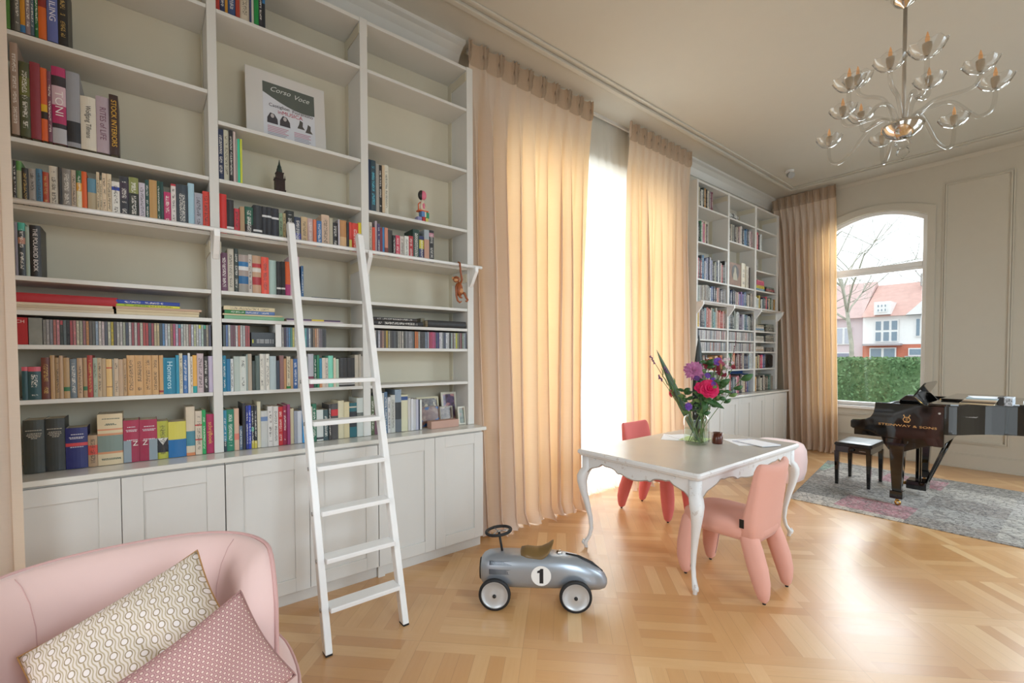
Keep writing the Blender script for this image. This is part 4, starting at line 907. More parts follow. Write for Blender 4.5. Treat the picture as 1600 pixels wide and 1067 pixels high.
# stacks lying in the right bay of the far bookcase
for zz, items, wh in ((2.597, (('3c8cb0', .032), ('d8c838', .030), ('c8b048', .02), ('c84878', .028), ('d85880', .026), ('d04860', .022)), 'bright stack on the right shelf of far bookcase'),
                     (1.942, (('b8b8b0', .02), ('5890b8', .018), ('d0ccc4', .03), ('b0a890', .03)), 'low stack below the far rail'),
                     (1.777, (('d0ccc4', .02), ('b8b4a8', .022), ('a8a498', .02), ('c8c4b8', .022)), 'stack in the paper compartment, far bookcase'),
                     (1.611, (('a89c90', .022), ('c0a890', .02), ('d0ccc4', .02), ('c8b8a8', .018)), 'lowest paper compartment, far bookcase')):
    z_ = dzf(zz)+0.0006
    for k, (c, th) in enumerate(items):
        place_book(xf, C0+.02+0.004*k, z_, th, .30-0.01*k, .2, c, 'w' if sum(tuplecol(c)) < 380 else 'k', [], '%s book lying %s from the bottom, %s' % (cname(c), ordn(k), wh), 'books lying flat in the far bookcase', False, False, True); z_ += th+0.0005
for zz, items, wh in ((2.597, (('504440', .02), ('a04048', .022), ('704850', .02), ('3c6c5c', .018)), 'small dark stack, far right shelf'),
                     (1.942, (('484c48', .025), ('707468', .028), ('303430', .02), ('909488', .03), ('50605c', .02)), 'tall grey stack below far rail'),
                     (1.777, (('504c48', .02), ('888478', .024), ('60645c', .022), ('b0aca0', .024), ('505450', .02)), 'grey stack, paper compartment'),
                     (1.611, (('302c2c', .03), ('484848', .02), ('202020', .02)), 'black stack, lowest paper compartment')):
    z_ = dzf(zz)+0.0006
    for k, (c, th) in enumerate(items):
        place_book(xf, C0+.37+0.004*k, z_, th, .33-0.012*k, .2, c, 'w' if sum(tuplecol(c)) < 380 else 'k', [], '%s book lying %s from the bottom, %s' % (cname(c), ordn(k), wh), 'books lying flat in the far bookcase', False, False, True); z_ += th+0.0005
# art book shown cover-out, thick cream volumes
z_ = dzf(2.597)
o = MB().box(xf-0.03, xf-0.005, B0+.02, B0+.38, z_+0.001, z_+0.33).build('art_book', simple('brown_art_cover', 'a07458', 0.5, vary=0.3, scale=9)); tag(o, 'art book standing cover-out with a pale draped figure, far bookcase', 'book')
m = MB(); m.prism([(xf-0.0045, B0+.20+0.11*math.cos(t), z_+0.19+0.115*math.sin(t)) for t in [k*PI/10 for k in range(20)]], (0.001, 0, 0)); m.build('dark_oval', ink_mat('40403c'), o, local=True)
m = MB(); m.prism([(xf-0.0035, B0+.20+y, z_+z) for y, z in ((-.07, .08), (.07, .08), (.05, .16), (.03, .19), (.025, .25), (-.005, .28), (-.03, .25), (-.035, .2), (-.06, .16))], (0.001, 0, 0)); m.build('printed_figure', ink_mat('b0a890'), o, local=True)
far2 = [(.40, .13, .36, 'ddd4bc'), (.55, .04, .33, 'e0d8c4'), (.60, .035, .33, 'd8d0c0'), (.67, .02, .32, '605850')]
for (dy, w, h, c), lb in zip(far2, row_labels([q[3] for q in far2], [(q[1], q[2]) for q in far2], 'right of the cover-out art book')):
    place_book(xf, B0+dy, z_+0.0006, w, h, .22, c, 'k', [], lb, 'books in the far bookcase', True, True)
# blue folder behind the worktop books, black speaker, small white ornaments
o = MB().box(xf-0.17, xf-0.155, B1-.42, B1-.01, dzf(.98)+.001, dzf(.98)+.33).build('folder', simple('blue_card', '1c4c8c', 0.5, vary=0.02)); tag(o, 'large blue folder standing behind the books on the far worktop', 'folder')
root = thing('speaker', 'black rounded loudspeaker at the right end of the far bookcase row', 'speaker', (xf-0.09, 8.06, dzf(1.342)))
MB().box(xf-0.17, xf-0.01, C0+.40, C1-.03, dzf(1.342)+.001, dzf(1.342)+.225).build('cabinet', MT['black_satin'], root, bevel=0.03)
MB().lathe([(0.001, 0), (0.07, 0), (0.075, 0.008), (0.06, 0.012), (0.02, 0.006), (0.001, 0.008)], 20, (xf-0.012, (C0+.40+C1-.03)/2, dzf(1.342)+.11), axis='x').build('speaker_cone', MT['rubber'], root, smooth=True)
for k in range(2):
    y = B0+.14+k*.17; z0 = dzf(3.577)+.0006
    mb = MB().sphere((xf-.06, y, z0+.062), .04, 10, 7, 0, (1, 1.5, .8)); mb.sphere((xf-.06, y-.065, z0+.09), .022, 9, 6)
    for a in (-.035, .035):
        for b in (-.015, .015): mb.tube([(xf-.06+b, y+a, z0), (xf-.06+b, y+a, z0+.05)], .007, 6)
    mb.tube([(xf-.06, y+.055, z0+.07), (xf-.06, y+.075, z0+.04)], .004, 5)
    m_ = NT('white_and_black_glaze'); nn = m_.noise(14, m_.coord(), 1); m_.bsdf(Base_Color=m_.mix(m_.math('GREATER_THAN', nn.outputs[0], .55), lin('dcdcd8'), lin('201c1c')), Roughness=.3)
    o = mb.build('animal_figurine', m_.m, None, smooth=True); set_origin(o, (xf-.06, y, z0)); tag(o, '%s small black and white animal figurine on the top middle far shelf' % ('left' if k == 0 else 'right'), 'figurine', 'animal figurines')

# ------------------------------------------------------------------ ornaments in the near bookcase
# poster print leaning on the second middle shelf
root = thing('framed_print', 'white mounted concert print leaning on the middle shelf, poster in centre', 'picture', (-3.33, 0.78, 2.936))
pz = 2.9365; ang = math.radians(5)
def lean(y, s, off=0.0):   # s: height along the board
    return (-3.335-s*math.sin(ang)+off*math.cos(ang), y, pz+0.002+s*math.cos(ang)+off*math.sin(ang))
Y0, Y1, PH = 0.515, 1.0, 0.475
def leanbox(y0, y1, s0, s1, o0, o1):
    m = MB(); c = [lean(y, s, o) for s in (s0, s1) for o in (o0, o1) for y in (y0, y1)]
    return m.add(c, [(0, 1, 3, 2), (4, 6, 7, 5), (0, 2, 6, 4), (1, 5, 7, 3), (0, 4, 5, 1), (2, 3, 7, 6)])
leanbox(Y0, Y1, 0, PH, 0, 0.016).build('white_frame', simple('print_mount', 'd8d4d0', .5, vary=.01), root)
leanbox(0.612, 0.93, 0.02, 0.405, 0.0162, 0.0170).build('print_sheet', simple('print_paper', 'dadbe2', .6, vary=.01), root)
def lean_shape(pts, o0, name, mat): # pts (y, s)
    m = MB(); n = len(pts); V = [lean(y, s, o0) for y, s in pts]+[lean(y, s, o0+.0006) for y, s in pts]
    m.add(V, [tuple(range(n)), tuple(range(2*n-1, n-1, -1))]+[(i, (i+1) % n, (i+1) % n+n, i+n) for i in range(n)]); return m.build(name, mat, root)
bn = [(0.612, .405), (0.612, .335)]+[(0.612+.318*t, .335-.075*math.sin(t*PI*.62)-0.0*t) for t in (.15, .3, .45, .6, .75, .9, 1.0)]+[(.93, .405)]
lean_shape(bn, .0172, 'banner', ink_mat('5c625c'))
def lean_text(t, y, s, size, h, squash=1.0, shear=0):
    p = lean(y, s, .0185); ob = text_mesh(t, size, ink_mat(h), root, p, (0, 0, 0), 'print_lettering', .0002, squash=squash, font_shear=shear)
    zx = Vector((math.cos(ang), 0, math.sin(ang))); up = Vector((-math.sin(ang), 0, math.cos(ang))); rt = Vector((0, 1, 0))
    ob.rotation_euler = Matrix((rt, up, zx)).transposed().to_euler()
lean_text('Corso', .715, .367, .046, 'd8dcd8', 1.05, .4); lean_text('Voce', .845, .357, .046, 'd8dcd8', 1.05, .4)
lean_text('Castiglion', .708, .258, .030, '4a3c3c', 1.05); lean_text('Fiorentino', .853, .252, .030, '4a3c3c', 1.05)
lean_text('inMUSICA', .775, .223, .036, 'b84058', 1.0)
for (yc, flip) in ((.665, 0), (.74, 1)):
    for pts, c, oo in (([(yc-.032, .135), (yc+.032, .135), (yc+.03, .17), (yc+.012, .20), (yc-.012, .205), (yc-.03, .17)], '48444a', .0175), ([(yc+.011*math.cos(t), .185+.014*math.sin(t)) for t in [k*PI/5 for k in range(10)]], 'c0b8b8', .0183)):
        lean_shape(pts, oo, 'portrait_photo', ink_mat(c))
for (yc, s0) in ((.84, .15), (.89, .135)):
    lean_shape([(yc-.024, s0), (yc+.024, s0), (yc+.01, s0+.02), (yc+.012, s0+.05), (yc-.006, s0+.06), (yc-.012, s0+.03)], .0175, 'instrument_photo', ink_mat('585450'))
for j in range(6):
    lean_shape([(.635, .112-j*.011), (.76-.01*(j % 3), .112-j*.011), (.76-.01*(j % 3), .117-j*.011), (.635, .117-j*.011)], .0175, 'small_print', ink_mat('c890a0' if j < 4 else 'a8a4b0'))
    lean_shape([(.795, .112-j*.011), (.90-.012*(j % 2), .112-j*.011), (.90-.012*(j % 2), .117-j*.011), (.795, .117-j*.011)], .0175, 'small_print', ink_mat('c890a0' if j < 3 else 'a8a4b0'))

# dark tower figurine
root = thing('tower_figurine', 'small dark bronze church tower figurine beside the turquoise and lime books', 'figurine', (-3.24, .682, 2.5975))
tm_ = simple('dark_bronze', '3c2c26', .45, .5, vary=.2, scale=60)
a = MB()
for s_, z0, z1 in ((.031, 0, .02), (.027, .02, .085), (.030, .085, .092), (.020, .092, .125), (.0225, .125, .131)): a.box(-3.24-s_, -3.24+s_, .682-s_, .682+s_, 2.598+z0, 2.598+z1)
for sx in (-1, 1):
    for sy in (-1, 1):
        a.tube([(-3.24+sx*.026, .682+sy*.026, 2.69), (-3.24+sx*.026, .682+sy*.026, 2.71)], [.003, .0008], 6)
a.build('tower_shaft', tm_, root)
MB().lathe([(.018, .131), (.017, .15), (.012, .165), (.013, .168), (.006, .185), (.0015, .215)], 8, (-3.24, .682, 2.598)).build('spire', simple('dark_patina', '32403c', .5, .4), root)

# seated wooden doll
root = thing('wooden_doll', 'small painted wooden doll with round pink face sitting on the right bay shelf', 'doll', (-3.27, 1.715, 2.593))
cx_, cy_, cz_ = -3.27, 1.715, 2.5935
K = dict(pink='e07890', black='282424', orange='d8602c', green='2c9468', blue='5c88c0', cream='e4d4bc', red='c83838', lav='9490b8', yellow='d8cc70')
KM = {k: simple('painted_'+k, v, .5, vary=.01) for k, v in K.items()}
def dbox(n, mat, x0, x1, y0, y1, z0, z1): MB().box(cx_+x0, cx_+x1, cy_+y0, cy_+y1, cz_+z0, cz_+z1).build(n, KM[mat], root, bevel=.0015)
dbox('block', 'lav', -.02, .03, -.058, -.02, .0005, .045)
dbox('leg', 'red', 0, .03, -.014, .008, .0005, .05); dbox('leg', 'yellow', 0, .03, .012, .035, .0005, .045)
dbox('skirt', 'blue', -.02, .03, -.022, .004, .05, .092); dbox('skirt', 'cream', -.02, .03, .005, .018, .05, .092); dbox('skirt', 'green', -.02, .03, .019, .043, .045, .088)
dbox('belt', 'orange', -.02, .028, -.045, .038, .092, .102)
MB().loft([[(cx_+math.cos(t)*r, cy_+math.sin(t)*r*1.15, cz_+z) for t in [k*PI/8 for k in range(16)]] for z, r in ((.102, .022), (.15, .017), (.175, .011), (.19, .008))]).build('torso', KM['cream'], root, smooth=True)
MB().lathe([(.0105, .115), (.0105, .15), (.004, .16)], 10, (cx_+.014, cy_+.002, cz_)).build('tie', KM['pink'], root, smooth=True)
MB().tube([(cx_, cy_-.018, cz_+.168), (cx_+.006, cy_-.038, cz_+.15), (cx_+.014, cy_-.042, cz_+.10)], .0045, 8).build('arm', KM['orange'], root, smooth=True)
MB().tube([(cx_, cy_+.018, cz_+.168), (cx_+.006, cy_+.03, cz_+.14), (cx_+.014, cy_+.022, cz_+.10)], .0045, 8).build('arm', KM['cream'], root, smooth=True)
MB().sphere((cx_, cy_+.004, cz_+.225), .034, 16, 12, 0, (.8, .85, 1.1)).build('head', KM['pink'], root, smooth=True)
MB().sphere((cx_-.004, cy_-.008, cz_+.226), .035, 16, 12, 0, (.75, .75, 1.08)).build('hair', KM['black'], root, smooth=True)

# wooden monkey hanging from the ladder rail
root = thing('wooden_monkey', 'brown wooden monkey toy hanging by one arm from the ladder rail', 'toy', (-3.105, 1.935, 2.28))
mx, my = -3.100, 1.945
T = MT['wood_teak']; Lm = MT['wood_limba']
body = MB(); body.lathe([(.001, 2.028), (.016, 2.032), (.027, 2.05), (.031, 2.072), (.027, 2.10), (.018, 2.125), (.010, 2.14)], 16, (mx, my, 0)); body.build('body', T, root, smooth=True)
MB().sphere((mx+.018, my+.004, 2.068), .019, 12, 8, 0, (1, 1, 1.2)).build('belly', Lm, root, smooth=True)
MB().sphere((mx, my-.028, 2.158), .027, 16, 12, 0, (1, 1, .95)).build('head', T, root, smooth=True)
MB().sphere((mx+.014, my-.04, 2.150), .017, 12, 8, 0, (.9, 1.1, .8)).build('face', Lm, root, smooth=True)
for s_ in (-1, 1): MB().sphere((mx-.002, my-.028+s_*.03, 2.165), .009, 10, 6, 0, (.5, 1, 1.2)).build('ear', Lm, root, smooth=True)
for s_ in (-1, 1): MB().sphere((mx+.026, my-.038+s_*.008, 2.162), .0032, 8, 6).build('eye', MT['rubber'], root, smooth=True)
MB().tube([(mx-.005, my+.012, 2.125), (mx+.005, my+.022, 2.16), (mx+.006, my+.010, 2.22), (mx+.008, my+.004, 2.262), (mx+.004, my+.002, 2.290), (mx-.012, my+.001, 2.298), (mx-.026, my, 2.288)], [.009, .0085, .008, .008, .008, .0075, .005], 10).build('arm', T, root, smooth=True)
MB().tube([(mx, my-.018, 2.125), (mx+.006, my-.034, 2.10), (mx+.008, my-.032, 2.03), (mx+.01, my-.022, 1.99), (mx+.014, my-.004, 1.976), (mx+.016, my+.012, 1.986)], [.009, .0085, .008, .008, .007, .004], 10).build('arm', T, root, smooth=True)
MB().tube([(mx, my+.014, 2.06), (mx+.012, my+.042, 2.05), (mx+.016, my+.055, 2.018), (mx+.02, my+.066, 2.0), (mx+.022, my+.056, 1.988), (mx+.022, my+.044, 1.99)], [.012, .0105, .009, .0085, .0075, .005], 10).build('leg', T, root, smooth=True)
MB().tube([(mx, my-.006, 2.045), (mx+.02, my-.012, 2.03), (mx+.03, my-.008, 2.015), (mx+.034, my+.006, 2.012)], [.012, .0105, .009, .005], 10).build('leg', T, root, smooth=True)

# photo frames and pink box at the right end of the worktop
def photo_frame(x, y0, y1, z, h, fc, label, pic, tilt=.16, fw=.014):
    root = thing('photo_frame', label, 'photo frame', (x, (y0+y1)/2, z), group='framed photographs on the worktop')
    def Q(y, s, o=0): return (x-s*math.sin(tilt)+o*math.cos(tilt), y, z+.001+s*math.cos(tilt)+o*math.sin(tilt))
    def bxq(a0, a1, s0, s1, o0, o1):
        return MB().add([Q(a, s, o) for s in (s0, s1) for o in (o0, o1) for a in (a0, a1)], [(0, 1, 3, 2), (4, 6, 7, 5), (0, 2, 6, 4), (1, 5, 7, 3), (0, 4, 5, 1), (2, 3, 7, 6)])
    f = bxq(y0, y0+fw, 0, h, 0, .012)
    for q in (bxq(y1-fw, y1, 0, h, 0, .012), bxq(y0+fw, y1-fw, 0, fw, 0, .012), bxq(y0+fw, y1-fw, h-fw, h, 0, .012)): f.add(q.v, q.f)
    f.build('frame', simple('frame_'+cname(fc).replace(' ', '_'), fc, .4), root)
    pm = NT('printed_photo'); nn = pm.noise(26, pm.coord(), 3); n3 = pm.noise(14, pm.coord(), 1)
    pm.bsdf(Base_Color=pm.mix(pm.math('GREATER_THAN', n3.outputs[0], .55), pm.ramp(nn.outputs[0], [(0.3, lin(pic[0])), (.5, lin(pic[1])), (.7, lin(pic[2]))]), lin(pic[3])), Roughness=.2)
    bxq(y0+fw, y1-fw, fw, h-fw, .002, .006).build('photograph', pm.m, root)
    MB().add([Q((y0+y1)/2-.01, h*.6, 0), Q((y0+y1)/2+.01, h*.6, 0), (x-h*.45, (y0+y1)/2+.01, z+.001), (x-h*.45, (y0+y1)/2-.01, z+.001)], [(0, 1, 2, 3)]).build('stand', MT['black_satin'], root)
WT = .9805
photo_frame(-3.345, 1.695, 1.895, WT, .235, 'd8d0b0', 'dark photo frame with cream top strip, leftmost of the framed photographs', ('2c2824', '584840', '8c8070', 'c8b898'), .12)
photo_frame(-3.345, 1.925, 2.072, WT, .265, 'ddd8c8', 'cream framed photograph standing tallest at the back, upper right', ('a86878', '6c6080', '584850', 'c89898'), .14, .018)
photo_frame(-3.275, 1.69, 1.86, WT, .165, '8a7060', 'brown photograph frame with blue-clothed figure behind the pink box', ('6c5048', '806058', 'a08878', '2c5890'), .14, .006)
photo_frame(-3.275, 1.865, 1.985, WT, .155, 'b0a898', 'grey photograph frame in the middle above the pink box', ('a09080', '786860', '584c44', 'c0b4a8'), .14, .008)
photo_frame(-3.215, 2.0, 2.07, WT, .150, 'e0dccc', 'small white framed portrait at the right end of the worktop row', ('4c5448', '707860', 'a86c6c', 'c0b4a0'), .14, .012)
o = MB().box(-3.22, -3.15, 1.715, 1.965, WT+.0005, WT+.06).build('pink_box', simple('dusty_pink_card', 'c8a090', .6), bevel=.002); set_origin(o, (-3.185, 1.84, WT)); tag(o, 'long dusty pink box lying in front of the photo frames on the worktop', 'box')

# ------------------------------------------------------------------ ladder
root = thing('ladder', 'white wooden library ladder leaning against the near bookcase rail', 'ladder', (-2.43, .92, 0))
LX0, LX1, LZ1 = -2.42, -3.075, 2.36
def lad(t, off=0.0):  # point along stile; off: outward normal offset
    dx, dz = LX1-LX0, LZ1; L_ = math.hypot(dx, dz); nx_, nz_ = dz/L_, -dx/L_
    return LX0+dx*t+nx_*off, LZ1*t+nz_*off
for yc, nm in ((.705, ''), (1.135, '')):
    w = .019
    p = [lad(0, -.035), lad(0, .035), lad(1.0, .03), lad(1.008, .012), lad(1.008, -.02), lad(.995, -.03)]
    p[0] = (p[0][0], .008); p[1] = (p[1][0]-.012, .008)
    MB().prism([(x, yc-w, z) for x, z in p], (0, 2*w, 0)).build('stile', MT['white_gloss'], root, bevel=.005)
    MB().box(LX0-.035, LX0+.022, yc-w+.002, yc+w-.002, 0, .008).build('rubber_foot', MT['rubber'], root)
    hk = [(-3.108+.03*math.cos(a_)*1.0, 2.278+.012+.03*math.sin(a_)) for a_ in [math.radians(q) for q in (-40, 0, 45, 90, 135, 180)]]
    MB().tube([(lad(.93, -.03)[0]-.0, yc, lad(.93, -.03)[1]), (-3.085, yc, 2.262), (-3.10, yc, 2.25)], .006, 6).build('hook', MT['steel'], root, smooth=True)
for z in (.215, .452, .69, .925, 1.168, 1.405):
    t = z/LZ1; x, zz = lad(t)
    MB().box(x-.045, x+.052, .705+.0195, 1.135-.0195, z-.013, z+.013).build('tread', MT['white_gloss'], root, bevel=.004)
    for ye in (.705-.0195, 1.135+.0195): MB().tube([(x+.005, ye-.003, z), (x+.005, ye+.003, z)], .011, 10).build('bolt_cap', MT['steel'], root, smooth=True)

# ------------------------------------------------------------------ table
TX0, TX1, TY0, TY1, TZ = -2.535, -1.485, 2.695, 4.33, .80
root = thing('table', 'white antique table with grey top and curved cabriole legs, carrying the bouquet', 'table', ((TX0+TX1)/2, (TY0+TY1)/2, 0))
def rrect(x0, x1, y0, y1, z, r=.02, n=4):
    pts = []
    for cx, cy, a0 in ((x1-r, y1-r, 0), (x0+r, y1-r, 90), (x0+r, y0+r, 180), (x1-r, y0+r, 270)):
        for k in range(n+1):
            a = math.radians(a0+90*k/n); pts.append((cx+r*math.cos(a), cy+r*math.sin(a), z))
    return pts
def edge_loft(profile, mat, name, caps=True, r=.02):
    m = MB(); m.loft([rrect(TX0+d, TX1-d, TY0+d, TY1-d, z, r) for d, z in profile], caps); return m.build(name, mat, root, bevel=0)
edge_loft([(.03, TZ-.052), (.018, TZ-.050), (.012, TZ-.042), (.012, TZ-.036), (.004, TZ-.034), (0, TZ-.028), (0, TZ-.012), (.006, TZ-.004), (.012, TZ-.001), (.014, TZ-.0008)], MT['worn_white'], 'table_edge')
edge_loft([(.014, TZ-.01), (.014, TZ)], MT['table_grey'], 'table_top')
def scallop(t, big=1.0):
    # depth of apron bottom below its top, t in 0..1
    u = abs(2*t-1)
    base = .080+.026*math.cos(u*PI*2.0)
    base += .012*math.exp(-((u-.0)/.08)**2)*0
    for c in (.30, .62): base += .015*math.exp(-((u-c)/.04)**2)*(1 if c == .30 else -1)
    if u > .86: base += (u-.86)/.14*.055
    return base
def apron(p0, p1, n=64, out=(0, 0)):
    # p0,p1 xy; thickness outward
    m = MB(); top = TZ-.05; P0 = Vector((p0[0], p0[1])); P1 = Vector((p1[0], p1[1]))
    pts = [(P0.x, P0.y, top)]
    for k in range(n+1):
        t = k/n; q = P0.lerp(P1, t); pts.append((q.x, q.y, top-scallop(t)))
    pts.append((P1.x, P1.y, top))
    m.prism(pts, (out[0], out[1], 0)); m.build('apron', MT['worn_white'], root)
    m = MB(); path = []
    for k in range(n+1):
        t = k/n; q = P0.lerp(P1, t); path.append((q.x+out[0]*1.05, q.y+out[1]*1.05, top-scallop(t)+.005))
    m.tube(path, .0036, 6); m.build('apron_bead', MT['worn_brown'], root, smooth=True)
ix = .055
apron((TX0+ix, TY0+ix), (TX1-ix, TY0+ix), out=(0, -.018)); apron((TX1-ix, TY0+ix), (TX1-ix, TY1-ix), out=(.018, 0)); apron((TX0+ix, TY1-ix), (TX1-ix, TY1-ix), out=(0, .018)); apron((TX0+ix, TY0+ix), (TX0+ix, TY1-ix), out=(-.018, 0))
for kx in (.14, .80):
    x = TX0+(TX1-TX0)*kx
    MB().box(x-.012, x+.012, TY0+.03, TY0+.055, TZ-.068, TZ-.054).tube([(x+.016, TY0+.02, TZ-.061), (x+.016, TY0+.04, TZ-.061)], .008, 8).build('pull_knob', MT['worn_white'], root, bevel=.002)
def cab_leg(cx, cy, sx, sy):
    m = MB(); rings = []
    D = Vector((sx, sy, 0)).normalized()
    spec = [(.75, 0, .036, .036, 4), (.65, .0, .037, .037, 4), (.625, .016, .041, .041, 3.2), (.585, .030, .043, .043, 2.6), (.54, .034, .038, .038, 2.4), (.46, .024, .030, .030, 2.3), (.36, .002, .0235, .0235, 2.2), (.25, -.018, .0185, .0185, 2.1), (.16, -.024, .0155, .0155, 2), (.10, -.014, .0150, .0150, 2), (.065, .002, .0180, .018, 2), (.045, .014, .022, .020, 2), (.03, .016, .021, .019, 2), (.018, .010, .015, .015, 2), (.008, .008, .014, .014, 2), (0.0005, .008, .014, .014, 2)]
    for z, o, a, b, p in spec:
        ring = []
        for k in range(20):
            th = k*2*PI/20; c, s = math.cos(th), math.sin(th)
            r = 1/((abs(c)**p+abs(s)**p)**(1/p))
            ring.append((cx+D.x*o*1.3+r*c*a, cy+D.y*o*1.3+r*s*b, z))
        rings.append(ring)
    m.loft(rings); lg = m.build('leg', MT['worn_white'], root, smooth=True)
    # carved leaf on the knee and a small scroll on the toe
    c = MB()
    for k in range(7):
        q = Vector((cx, cy, .60-.022*k))+D*(.045+.010*math.sin(k*.9)); c.sphere(q, .013-.0012*k, 8, 6, 0, (1, 1, 1.3))
        for s_ in (-1, 1):
            e = Vector((-D.y, D.x, 0))*s_*(.016-.001*k); c.sphere(q+e-D*.006, .009-.0008*k, 7, 5)
    _W[lg.name] = world_of(root)
    c.build('knee_carving', MT['worn_white'], lg, smooth=True)
    c = MB(); q = Vector((cx, cy, .045))+D*.034; c.sphere(q, .013, 10, 8); c.sphere(q+Vector((0, 0, .018))-D*.004, .008, 8, 6); c.build('toe_scroll', MT['worn_white'], lg, smooth=True)
for x, sx in ((TX0+.062, -1), (TX1-.062, 1)):
    for y, sy in ((TY0+.062, -1), (TY1-.062, 1)): cab_leg(x, y, sx, sy)

# ------------------------------------------------------------------ padded dining chairs
def se_ring(cx, cy, cz, a, b, p, n=24, tilt=0.0, cdir=(1, 0), bend=0.0):
    """superellipse ring in the xy plane; tilt shifts z along x; bend curves it in x with y"""
    out = []
    for k in range(n):
        th = k*2*PI/n; c, s = math.cos(th), math.sin(th)
        r = 1/((abs(c)**p+abs(s)**p)**(1/p)); x, y = r*c*a, r*s*b
        out.append((cx+x+bend*y*y, cy+y, cz+tilt*x))
    return out
def padded_chair(name, label, loc, rz, mat, accent=True, cat='chair', top_z=.86):
    root = thing(name, label, cat, loc, rz, 'padded dining chairs at the table')
    # local frame: sitter faces +x
    s = MB(); R_ = []
    for z, a, b in ((.362, .225, .19), (.370, .252, .205), (.40, .268, .216), (.43, .272, .220), (.462, .266, .216), (.480, .246, .203), (.487, .19, .165)): R_.append(se_ring(0.075, 0, z, a, b, 4.5, 32))
    s.loft(R_); s.build('seat', mat, root, smooth=True, local=True)
    b = MB(); R_ = []
    for z, x, th, w in ((.355, -.125, .045, .17), (.40, -.13, .062, .212), (.50, -.150, .054, .222), (.62, -.182, .044, .220), (.74, -.212, .036, .212), (.81, -.228, .032, .206), (top_z-.02, -.236, .028, .198), (top_z-.005, -.238, .018, .190), (top_z, -.238, .008, .18)):
        R_.append([(p[0], p[1], p[2]+.55*max(0, z-.6)*(p[1]/.2)**2*.12) for p in se_ring(x, 0, z, th, w, 4.5, 36, bend=1.1*min(1, (z-.355)*2.0))])
    b.loft(R_); b.build('backrest', mat, root, smooth=True, local=True)
    for sx, sy in ((1, 1), (1, -1), (-1, 1), (-1, -1)):
        l = MB(); R_ = []
        for t, a, w, off in ((0, .045, .038, 0), (.06, .056, .047, .0), (.25, .060, .052, .006), (.5, .060, .053, .012), (.72, .052, .048, .012), (.87, .040, .038, .006), (.96, .030, .030, .0), (1.0, .016, .016, 0)):
            z = .43+(.014-.43)*t
            x = (.275 if sx > 0 else -.115)+sx*off+(-.110*t if sx < 0 else .03*t); y = sy*(.163+off*.6+.012*t)
            R_.append(se_ring(x, y, z, a, w, 2.8, 16))
        l.loft(R_); lg = l.build('leg', mat, root, smooth=True, local=True)
        xe = (.305 if sx > 0 else -.225); MB().tube([(xe, sy*.175, .0), (xe, sy*.175, .016)], .010, 10).build('glide', MT['rubber'], lg, local=True)
        if sx > 0:
            z1 = MB(); path = []
            for t, off, wv in ((.2, .004, .0585), (.35, .008, .060), (.5, .012, .060), (.72, .012, .052), (.87, .006, .040), (.96, .0, .025)):
                path.append((.275+off+.03*t-wv+.0005, sy*(.163+off*.6+.012*t), .43+(.014-.43)*t))
            z1.tube(path, .0025, 5); z1.build('zip', MT['rubber'], lg, local=True)
    if accent:
        MB().box(-.166, -.134, -.2280, -.2245, .452, .512).build('fabric_tag', MT['black_satin'], root, local=True)
    return root
# pink chair: faces -x, tucked in at the long right side
padded_chair('padded_chair', 'salmon pink padded chair tucked under the near right side of the table', (-1.43, 3.145, 0), PI, MT['salmon_wool'], accent=False)
# its black fabric tag sits on the seat corner facing the room
_pc = bpy.context.scene.objects
for o in list(COL.objects):
    if o.name == 'padded_chair':
        MB().box(-.118, -.090, .2215, .2245, .455, .510).build('fabric_tag', MT['black_satin'], o, local=True)
padded_chair('padded_chair', 'coral red padded chair on the window side of the table', (-2.675, 3.92, 0), 0.0, MT['red_wool'], accent=False)

